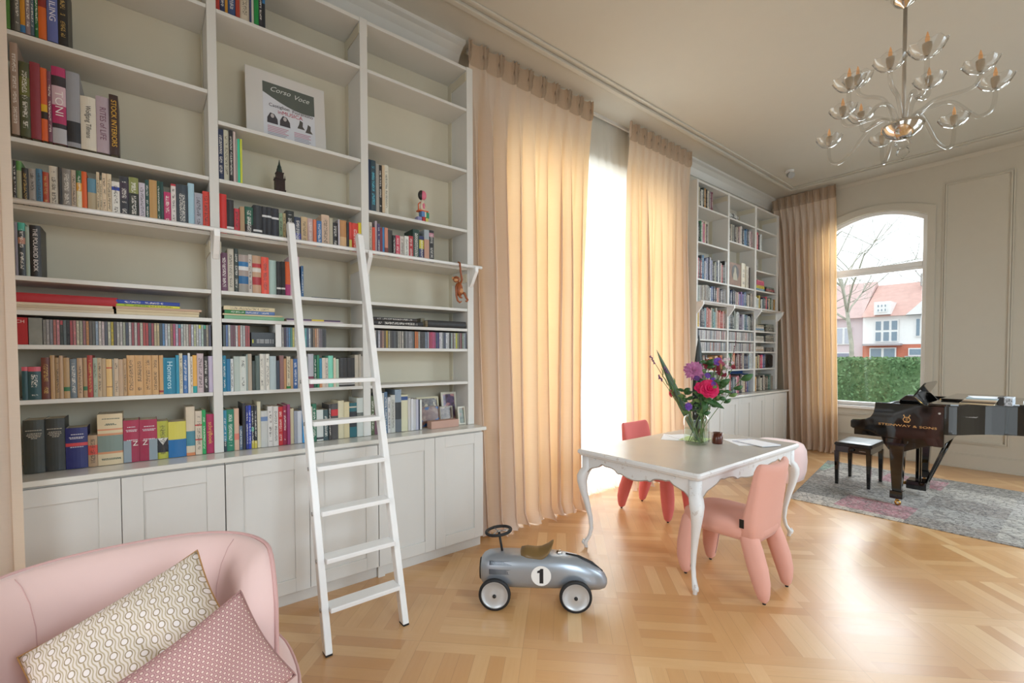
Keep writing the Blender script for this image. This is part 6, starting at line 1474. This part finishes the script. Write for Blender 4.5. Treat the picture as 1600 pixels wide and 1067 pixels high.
sheet_('open white notebook at the right end of the papers', -1.80, 4.13, .19, .27, 1.2, Zt+.0052, None, .005, 'notebook')

# bouquet: every stem is a flower of its own
G1 = simple('stem_green', '6c8c4c', .6, vary=.15, scale=20); G2 = simple('leaf_green', '3c6c38', .45, vary=.2, scale=20); G3 = simple('dark_strap_leaf', '2a3430', .4, vary=.2, scale=12); G4 = simple('blue_green_leaf', '5c7c60', .4, vary=.15, scale=12)
def P3(px, y):  # helper: a bloom position on the plane y
    return None
rf = random.Random(21)
def stem(root, base, top, r=.0028, mat=None, bow=.02):
    b, t = Vector(base), Vector(top); pts = []
    for k in range(7):
        q = k/6; p = b.lerp(t, q); p.z += bow*math.sin(q*PI); pts.append(p)
    MB().tube(pts, r, 6).build('stem', mat or G1, root, smooth=True)
    return pts
def leaf(root, base, tip, width, mat, name='leaf', bow=.03, side=None, thick=.0012, fold=.3):
    b, t = Vector(base), Vector(tip); L_ = (t-b); s = side and Vector(side) or L_.cross(Vector((.8, -.6, 0.1))).normalized()
    s = Vector(s).normalized(); nrm = L_.cross(s).normalized(); m = MB(); V = []; n = 9
    for k in range(n):
        q = k/(n-1); c = b.lerp(t, q)+nrm*(-bow)*math.sin(q*PI)*1.0; w = width*math.sin(PI*min(1, q*.93+.05))**.8*(1-.25*q)
        if k == n-1: w = .0005
        V += [c-s*w+nrm*fold*w, c, c+s*w+nrm*fold*w]
    nV = len(V); V2 = [p+nrm*thick for p in V]; F = []
    for k in range(n-1):
        for j in range(2):
            a = k*3+j; F += [(a, a+1, a+4, a+3), (nV+a+3, nV+a+4, nV+a+1, nV+a)]
        F += [(k*3, k*3+3, nV+k*3+3, nV+k*3), (k*3+2, nV+k*3+2, nV+k*3+5, k*3+5)]
    m.add(V+V2, F); return m.build(name, mat, root, smooth=True)
def petals(root, c, r, col, rows, name='bloom', facing=(.75, -.66, .35), cup=.6, pw=.5, vary=.12, ptip=1.0):
    """layered petals around an axis"""
    ax = Vector(facing).normalized(); a = ax.cross(Vector((0, 0, 1))).normalized(); b = ax.cross(a).normalized(); m = MB(); c = Vector(c)
    for (n, open_, rl, off) in rows:
        for k in range(n):
            th = 2*PI*k/n+off+rf.uniform(-.1, .1); d = math.cos(th)*a+math.sin(th)*b; sd = ax.cross(d)
            L_ = r*rl*rf.uniform(.9, 1.08); V = []
            for i in range(5):
                q = i/4; el = open_*(q**.8); p = c+d*L_*math.sin(el*1.0)*q+ax*L_*(math.cos(el)*q-.35)*cup
                w = L_*pw*math.sin(PI*(q*.75+.08))*(1 if i < 4 else .65*ptip)
                V += [p-sd*w+ax*w*.25, p+ax*0, p+sd*w+ax*w*.25]
            F = [(i*3+j, i*3+j+1, i*3+j+4, i*3+j+3) for i in range(4) for j in range(2)]
            m.add(V, F)
    return m.build(name, simple('petal_'+cname(col).replace(' ', '_'), col, .6, vary=vary, scale=30), root, smooth=True, fix=False)
def flower(name, label, base_off, head, **kw):
    r = thing(name, label, 'flower', (VX, VY, VZ+.012), group='stems of the bouquet')
    b = (VX+base_off[0], VY+base_off[1], VZ+.02); stem(r, b, head, kw.get('sr', .003), kw.get('sm')); return r, b
# heads
pe = (-2.10, 3.64, 1.40)
r, b = flower('pink_peony', 'large mauve pink peony facing the room, left of centre', (.05, .03), pe)
petals(r, pe, .085, 'cc7cae', [(16, 1.75, 1.0, 0), (16, 1.45, 1.0, .2), (14, 1.15, .95, .4), (12, .8, .85, .1), (10, .45, .7, .3)], cup=.75, pw=.20, ptip=.5)
petals(r, (pe[0]-.008, pe[1]+.010, pe[2]), .045, 'e0a0c0', [(12, 1.0, 1, 0), (10, .6, 1, .2)], name='pale_centre', cup=.9, pw=.2, ptip=.4)
ro = (-1.965, 3.62, 1.255)
r, b = flower('magenta_rose', 'large magenta rose facing the room low on the right of the bouquet', (-.04, .04), ro)
petals(r, ro, .080, 'e0105c', [(6, 1.6, 1.0, 0), (6, 1.3, .95, .5), (5, 1.0, .85, .2), (5, .7, .75, .6), (4, .4, .6, .1)], cup=.75, pw=.62, vary=.1)
petals(r, (ro[0]-.06, ro[1]-.03, ro[2]+.005), .045, 'e01060', [(5, 1.5, 1, 0), (5, 1.0, .9, .4)], name='bud', cup=.6, pw=.6)
for t_, w_ in (((-1.86, 3.66, 1.10), .028), ((-2.0, 3.60, 1.06), .032), ((-1.93, 3.63, 1.13), .028)): leaf(r, (-2.03, 3.66, 1.16), t_, w_, G2)
rl = (-2.335, 3.66, 1.19)
r, b = flower('red_pink_carnation', 'small pinkish red carnation drooping at the left side of the bouquet', (.06, -.02), rl)
petals(r, rl, .036, 'e03054', [(10, 1.5, 1, 0), (10, 1.0, .9, .3), (8, .5, .7, .1)], facing=(-.5, -.8, -.1), pw=.35)
for i, (p, s_, off) in enumerate((((-2.03, 3.74, 1.45), .050, (0, .05)), ((-1.99, 3.77, 1.43), .042, (.02, .05)), ((-1.93, 3.74, 1.385), .036, (-.02, .02)), ((-1.82, 3.72, 1.43), .020, (-.05, 0)), ((-1.895, 3.72, 1.37), .024, (-.05, .03)))):
    r, b = flower('dark_red_carnation', ('dark red carnation right behind the mauve peony', 'dark red carnation touching the one behind the peony, slightly lower right', 'dark red carnation below the white blossom spray', 'small dark red bud at the right edge of the bouquet', 'small crimson bud below the white blossoms')[i], off, p)
    petals(r, p, s_, '8c1830', [(12, 1.5, 1, 0), (10, 1.0, .9, .3), (8, .5, .7, .1)], pw=.3)
for i, p in enumerate(((-1.93, 3.68, 1.475), (-2.07, 3.62, 1.335), (-2.0, 3.66, 1.36), (-1.965, 3.68, 1.32), (-2.13, 3.60, 1.10), (-1.94, 3.64, 1.29))):
    lb = ('bright purple flower highest on the right beside the white blossoms', 'small purple flower just under the mauve peony', 'small violet flower in the middle between peony and rose', 'small violet flower right of centre above the rose', 'purple flower low at the vase rim', 'small deep violet flower touching the top right of the rose')[i]
    r, b = flower('purple_flower', lb, (rf.uniform(-.05, .05), rf.uniform(-.05, .05)), p)
    petals(r, p, .034 if i in (0, 4) else .026, '7848b4' if i != 1 else '6a3a84', [(8, 1.5, 1, 0), (6, .9, .8, .3)], pw=.4)
# white blossom spray
p = (-1.88, 3.70, 1.44); r, b = flower('white_blossom_spray', 'spray of small pinkish white blossoms at upper right of the bouquet', (-.05, .05), p)
for k in range(14):
    q = (p[0]+rf.uniform(-.05, .05), p[1]+rf.uniform(-.03, .03), p[2]+rf.uniform(-.06, .06)); petals(r, q, .014, 'e0c8d0' if k % 3 else 'b04868', [(5, 1.4, 1, 0)], pw=.6)
    MB().tube([(p[0]-.03, p[1], p[2]-.08), q], .001, 4).build('twig', G1, r)
# tall thin twig on the right
r = thing('twig', 'thin reddish twig with tiny buds rising highest on the right', 'twig', (VX, VY, VZ+.012), group='stems of the bouquet')
tp = [(VX+.02, VY, VZ+.1), (-2.0, 3.72, 1.2), (-1.86, 3.71, 1.42), (-1.82, 3.71, 1.53), (-1.795, 3.71, 1.63)]
MB().tube(tp, .0018, 5).build('stem', simple('twig_red_brown', '6a3c40', .6), r, smooth=True)
m = MB()
for k in range(12): q = Vector(tp[2]).lerp(Vector(tp[4]), k/11); m.sphere((q.x+rf.uniform(-.008, .008), q.y, q.z), .0045, 6, 5)
m.build('buds', simple('bud_plum', '7c4058', .6), r, smooth=True)
# lavender-like sprays left
for i, (tp_, lb) in enumerate((((-2.50, 3.60, 1.515), 'long stem with a mauve flower spike reaching furthest left'), ((-2.37, 3.62, 1.42), 'shorter mauve flower spike left of the long strap leaf'), ((-2.42, 3.60, 1.35), 'mauve sprig low on the left of the bouquet'))):
    r, b = flower('mauve_spike', lb, (.06, -.03+.02*i), tp_, sr=.0025, sm=simple('olive_stem', '6a6434', .6))
    d = (Vector(tp_)-Vector(b)).normalized(); m = MB()
    for k in range(20):
        q = Vector(tp_)-d*.004*k*(1 if i == 0 else .8); m.sphere((q.x+rf.uniform(-.009, .009), q.y+rf.uniform(-.009, .009), q.z+rf.uniform(-.005, .005)), .0062, 6, 4)
    m.build('flower_spike', simple('mauve_bloom', '8a6290', .7, vary=.2, scale=60), r, smooth=True)
    for k in range(3): leaf(r, Vector(b).lerp(Vector(tp_), .55+.1*k), Vector(b).lerp(Vector(tp_), .62+.1*k)+Vector((.02-.04*(k % 2), 0, .03)), .006, G1)
# strap leaves
r = thing('strap_leaf', 'long narrow blue-green leaf arching up to the left from the vase', 'leaf', (VX, VY, VZ+.012), group='stems of the bouquet')
leaf(r, (-2.09, 3.70, VZ+.03), (-2.44, 3.60, 1.575), .036, G4, 'leaf_blade', bow=-.05, side=(.80, .55, .25))
r = thing('dark_leaf', 'tall dark pointed leaf standing upright behind the peony', 'leaf', (VX, VY, VZ+.012), group='stems of the bouquet')
leaf(r, (-2.16, 3.78, VZ+.03), (-2.155, 3.80, 1.70), .050, G3, 'leaf_blade', bow=.02, side=(.78, .62, 0), fold=.15)
# foliage: leafy green sprigs
for i, (tp_, lb) in enumerate((((-1.74, 3.74, 1.37), 'leafy green sprig pointing right at mid height'), ((-2.04, 3.72, 1.49), 'leafy sprig above the peony with fresh green leaves'), ((-1.88, 3.66, 1.33), 'leafy sprig right of the rose'), ((-2.06, 3.66, 1.20), 'leafy sprig in the centre between peony and vase'), ((-2.22, 3.66, 1.24), 'leafy sprig left of centre above the vase rim'), ((-1.96, 3.78, 1.30), 'leafy sprig at the back right of the bouquet'))):
    r = thing('leafy_sprig', lb, 'foliage', (VX, VY, VZ+.012), group='stems of the bouquet')
    b = (VX+rf.uniform(-.06, .06), VY+rf.uniform(-.06, .06), VZ+.02); stem(r, b, tp_, .0028)
    bb, tt = Vector(b), Vector(tp_)
    for k in range(9 if i else 6):
        q = bb.lerp(tt, .55+.05*k); s_ = 1 if k % 2 else -1
        d = Vector((.8*s_, .6*s_, rf.uniform(.1, .7))).normalized()*rf.uniform(.05, .075); leaf(r, q, q+d, rf.uniform(.014, .022), G2 if k % 3 else G1)
    leaf(r, bb.lerp(tt, .93), tt+Vector((.05, .03, .005)), .03, G2)

# stand everything on the table top
for o in list(COL.objects):
    if o.name not in _before and o.parent is None: o.location = (o.location[0]+.105, o.location[1]-.105, o.location[2]+(TZ_-TZ))
TZ = TZ_

# ------------------------------------------------------------------ chandelier
CX, CY = -.858, 4.417
root = thing('chandelier', 'clear blown glass chandelier with curved arms hanging from the ceiling', 'chandelier', (CX, CY, ZC))
MB().lathe([(.001, ZC-.001), (.06, ZC-.001), (.085, ZC-.03), (.088, ZC-.06), (.07, ZC-.10), (.045, ZC-.125), (.02, ZC-.14), (.012, ZC-.15)], 28, (CX, CY, 0)).build('canopy', MT['chrome'], root, smooth=True)
for k in range(8):
    a = k*PI/4; m = MB(); m.lathe([(.001, -.004), (.020, 0), (.001, .006)], 10, (CX+.10*math.cos(a), CY+.10*math.sin(a), ZC-.02))
    m.build('glass_leaf', MT['thin_glass'], root, smooth=True, fix=False)
MB().tube([(CX, CY, ZC-.13), (CX, CY, 3.24)], .0125, 12).build('rod', simple('brushed_rod', 'b4aca0', .35, .4), root, smooth=True)
MB().lathe([(.001, 3.275), (.10, 3.275), (.122, 3.262), (.125, 3.245), (.10, 3.20), (.055, 3.165), (.03, 3.155), (.001, 3.153)], 32, (CX, CY, 0)).build('hub', MT['chrome'], root, smooth=True)
TG = MT['thin_glass']
MB().lathe([(.028, 3.156), (.045, 3.140), (.047, 3.120), (.03, 3.100), (.022, 3.093), (.036, 3.075), (.038, 3.05), (.022, 3.030), (.010, 3.022), (.001, 3.0)], 20, (CX, CY, 0)).build('glass_finial', TG, root, smooth=True, fix=False)
bulb_m = simple('candle_bulb', 'd8a878', .2, vary=0, Emission_Color=lin('ffb070'), Emission_Strength=.12)
cupm = simple('smoked_glass_candle_cup', 'a89c8a', .3, vary=.02)
def arm(ang, R_, zc, style):
    dx, dy = math.cos(ang), math.sin(ang)
    def Q(r, z): return (CX+dx*r, CY+dy*r, z)
    if style == 'low':
        ctrl = [(.07, 3.27), (.12, 3.35), (.20, 3.375), (.30, zc-.06), (.40, zc-.15), (R_-.09, zc-.185), (R_-.02, zc-.15), (R_, zc-.07), (R_, zc)]
    else:
        ctrl = [(.05, 3.27), (.065, 3.32), (.11, zc-.155), (.18, zc-.11), (R_-.06, zc-.10), (R_-.008, zc-.06), (R_, zc)]
    P = []
    n = len(ctrl)
    for i in range(n-1):   # catmull-rom
        p0 = ctrl[max(0, i-1)]; p1 = ctrl[i]; p2 = ctrl[i+1]; p3 = ctrl[min(n-1, i+2)]
        for s_ in range(4):
            t = s_/4; f = lambda a, b, c, d: .5*((2*b)+(c-a)*t+(2*a-5*b+4*c-d)*t*t+(3*b-a-3*c+d)*t**3)
            P.append(Q(f(p0[0], p1[0], p2[0], p3[0]), f(p0[1], p1[1], p2[1], p3[1])))
    P.append(Q(*ctrl[-1]))
    m = MB().tube(P, .0135, 10); a_ = m.build('arm', TG, root, smooth=True, fix=False); _W[a_.name] = world_of(root)
    c = Q(R_, 0)
    d = MB(); prof = [(.008, zc-.012), (.03, zc-.008), (.058, zc+.008), (.080, zc+.034), (.096, zc+.066)]
    rings = []
    for r, z in prof:
        rings.append([(c[0]+r*(1+.04*math.cos(8*th)+.03*math.cos(24*th))*math.cos(th), c[1]+r*(1+.04*math.cos(8*th)+.03*math.cos(24*th))*math.sin(th), z+.006*math.cos(8*th)*r/.096) for th in [k*2*PI/48 for k in range(48)]])
    d.loft(rings, False, True); d.build('glass_cup', TG, a_, smooth=True, fix=False)
    MB().tube([rings[-1][k] for k in range(48)]+[rings[-1][0]], .0018, 5).build('cup_rim', TG, a_, smooth=True, fix=False)
    MB().lathe([(.008, zc), (.016, zc+.01), (.024, zc+.05), (.025, zc+.075), (.020, zc+.078)], 16, (c[0], c[1], 0)).build('candle_cup', cupm, a_, smooth=True)
    MB().lathe([(.008, zc+.076), (.011, zc+.09), (.012, zc+.105), (.008, zc+.125), (.002, zc+.148)], 12, (c[0], c[1], 0)).build('bulb', bulb_m, a_, smooth=True)
for a_, r_, z_ in ((158, .58, 3.36), (114, .60, 3.36), (71.5, .62, 3.36), (35, .54, 3.44), (291, .62, 3.42), (252, .60, 3.40)): arm(math.radians(a_), r_, z_, 'low')
for a_, r_, z_ in ((172, .40, 3.50), (141, .42, 3.50), (14, .40, 3.50), (270, .39, 3.52), (72, .30, 3.60), (205, .28, 3.62)): arm(math.radians(a_), r_, z_, 'high')

# small ceiling spot near the far corner
root = thing('ceiling_spot', 'small round white spotlight fitting on the ceiling near the corner curtain', 'spotlight', (-2.72, 7.4, ZC))
MB().lathe([(.001, ZC-.001), (.055, ZC-.001), (.055, ZC-.02), (.001, ZC-.02)], 20, (-2.72, 7.4, 0)).build('base', MT['white_gloss'], root)
MB().tube([(-2.72, 7.4, ZC-.02), (-2.71, 7.38, ZC-.07)], .010, 8).build('arm', MT['white_gloss'], root, smooth=True)
MB().tube([(-2.73, 7.40, ZC-.06), (-2.67, 7.33, ZC-.10)], [.035, .045], 16).build('lamp_head', simple('spot_grey', 'a8a8a4', .4), root, smooth=False)

# ------------------------------------------------------------------ outside: hedge, trees, street houses
hd = MB(); rh = random.Random(4)
HX0, HX1, HY, HT = -9.5, 6.0, 12.2, 1.50
hd.box(HX0, HX1, HY+.12, HY+1.0, -.4, HT-.06)
for k in range(15000):
    if rh.random() < .86: c = Vector((rh.uniform(-6.5, 3.0), HY+rh.uniform(0, .16), rh.uniform(-.3, HT)))
    else: c = Vector((rh.uniform(-6.5, 3.0), HY+rh.uniform(0, .9), HT-.05+rh.uniform(-.02, .05)))
    a = Vector((rh.uniform(-1, 1), rh.uniform(-1, 1), rh.uniform(-1, 1))).normalized()*.045; b = a.cross(Vector((rh.uniform(-1, 1), rh.uniform(-1, 1), rh.uniform(-1, 1)))).normalized()*.022
    hd.add([c-a, c+b, c+a, c-b], [(0, 1, 2, 3)])
hm = NT('hedge_foliage'); nn = hm.noise(1.6, hm.coord(), 3); n4 = hm.noise(40, hm.coord(), 2)
hm.bsdf(Base_Color=hm.mix(n4.outputs[0], hm.ramp(nn.outputs[0], [(.3, lin('3c6a44')), (.55, lin('6c9068')), (.7, lin('8ca884'))]), lin('7da06c')), Roughness=.7)
o = hd.build('hedge', hm.m, None, fix=False); set_origin(o, (-1.7, HY, -.4)); tag(o, 'clipped green garden hedge outside the arched window', 'hedge')
def bare_tree(name, label, x, y, z0, h, r0, mat, seed, spread=.55, depth=5, lean=(0, 0, 1), trunk_clear=.35):
    rt = random.Random(seed); root = thing(name, label, 'tree', (x, y, z0)); trunk = MB(); br = MB()
    def grow(p, d, L_, r, lv):
        pts = [p]; q = p.copy(); dd = d.copy()
        for i in range(4):
            dd = (dd+Vector((rt.uniform(-.14, .14), rt.uniform(-.14, .14), rt.uniform(-.04, .10)))).normalized(); q = q+dd*L_/4; pts.append(q.copy())
        tgt = trunk if lv == 0 else br
        tgt.tube(pts, [r*(1-.13*i) for i in range(5)], 8 if lv < 2 else 4)
        if lv >= depth: return
        nb = 6 if lv == 0 else 3
        for k in range(nb):
            t = rt.uniform(.35, 1.0) if lv else rt.uniform(trunk_clear, 1.0); i = min(3, int(t*4)); s_ = pts[i].lerp(pts[i+1], t*4-i if i < 4 else 1)
            ax = Vector((rt.uniform(-1, 1), rt.uniform(-1, 1), rt.uniform(-.1, .6))).normalized(); nd = (dd*(1-spread)+ax*spread*1.3).normalized()
            grow(s_, nd, L_*rt.uniform(.5, .72), r*.42 if lv == 0 else r*.50, lv+1)
    grow(Vector((x, y, z0)), Vector(lean).normalized(), h, r0, 0)
    trunk.build('trunk', mat, root, smooth=True); br.build('branches', mat, root, smooth=True); return root
bark = simple('glare_pale_bark', 'c4c2b4', .9, vary=.2, scale=6)  # paleness imitates bright sky glare around the branches, put into the bark colour
bark2 = simple('grey_brown_bark', 'b4aca4', .9, vary=.15, scale=6)  # bark colour lightened likewise to imitate the glare
bare_tree('bare_tree', 'bare street tree with pale trunk standing left behind the hedge', -4.58, 17.8, -.4, 4.6, .085, bark, 3, .60, 5, (0.02, 0, 1), .55)
bare_tree('bare_tree', 'bare tree whose branches reach in from the right of the arched window view', -1.0, 20.5, -.4, 4.8, .10, bark2, 12, .7, 5, (-.05, 0, 1), .45)
# houses across the street
HYB = 38.0
def house_window(root, x0, x1, z0, z1, cols, rows, y=HYB, glass='8094a4', frame='f2f2f2'):
    f = MB().box(x0, x1, y-.10, y-.02, z0, z1); w = f.build('window_frame', simple('house_window_frame', frame, .5), root); _W[w.name] = world_of(root)
    p = MB(); cw = (x1-x0)/cols; rh_ = (z1-z0)/rows
    for i in range(cols):
        for j in range(rows): p.box(x0+cw*i+.07, x0+cw*(i+1)-.07, y-.13, y-.10, z0+rh_*j+.07, z0+rh_*(j+1)-.07)
    p.build('pane', simple('house_glass', glass, .15), w)
root = thing('house', 'white rendered house with red tiled roof and orange brick ground floor across the street', 'house', (-6.5, HYB, -.4))
MB().box(-9.3, -1.0, HYB, HYB+8, 2.25, 4.3).build('white_wall', simple('white_render', 'f4f4f4', .8, vary=.01), root)
MB().box(-9.3, -1.0, HYB+.02, HYB+8, -.4, 2.25).build('brick_wall', simple('orange_brick', 'cf7e66', .85, vary=.05), root)
MB().prism([(-9.3, HYB-.4, 4.1), (-9.3, HYB+3.6, 6.6), (-9.3, HYB+8, 4.1)], (8.4, 0, 0)).build('roof', simple('red_roof_tiles', 'dcb4aa', .85, vary=.08, scale=3), root)
MB().prism([(-7.0, HYB-.45, 4.1), (-5.2, HYB-.45, 6.0), (-3.4, HYB-.45, 4.1)], (0, 3.8, 0)).build('gable', simple('white_render_gable', 'f0f0f0', .8), root)
MB().box(-8.6, -7.75, HYB-.5, HYB+1.5, 4.2, 5.05).build('dormer', simple('dormer_white', 'f4f4f4', .7), root)
house_window(root, -8.45, -7.9, 4.35, 4.9, 3, 2, HYB-.48)
house_window(root, -8.65, -7.4, 2.42, 3.85, 3, 2); house_window(root, -6.6, -5.4, 2.7, 3.9, 4, 1); house_window(root, -5.9, -4.4, 4.4, 5.0, 4, 1, HYB-.44)
house_window(root, -8.9, -7.5, 1.15, 2.05, 2, 1); house_window(root, -6.9, -6.0, 1.5, 2.0, 1, 1)
MB().box(-9.2, -7.2, HYB-.6, HYB, 2.18, 2.30).build('balcony_slab', simple('balcony_grey', 'b0aaae', .7), root)
MB().box(-7.0, -5.9, HYB-.5, HYB, 1.42, 1.50).build('door_canopy', simple('canopy_grey', 'b8b0b4', .7), root)
MB().box(-6.8, -6.2, HYB+2.4, HYB+3.0, 6.2, 7.0).build('chimney', simple('chimney_grey', 'a8a4a0', .8), root)
root = thing('house', 'pinkish house with grey windows at the left edge of the window view', 'house', (-12.5, HYB, -.4))
MB().box(-16, -9.35, HYB+.3, HYB+8, -.4, 4.2).build('pink_wall', simple('pinkish_render', 'dcccd0', .8, vary=.01), root)
MB().prism([(-16, HYB-.1, 4.1), (-16, HYB+3.5, 6.9), (-16, HYB+8, 4.1)], (6.65, 0, 0)).build('roof', simple('dusty_red_tiles', 'd8bcb8', .85, vary=.08, scale=3), root)
house_window(root, -10.9, -10.0, 2.3, 3.5, 2, 1, HYB+.28, 'c0c4d0'); house_window(root, -10.9, -9.9, .9, 1.75, 1, 1, HYB+.28, '8c90a4')
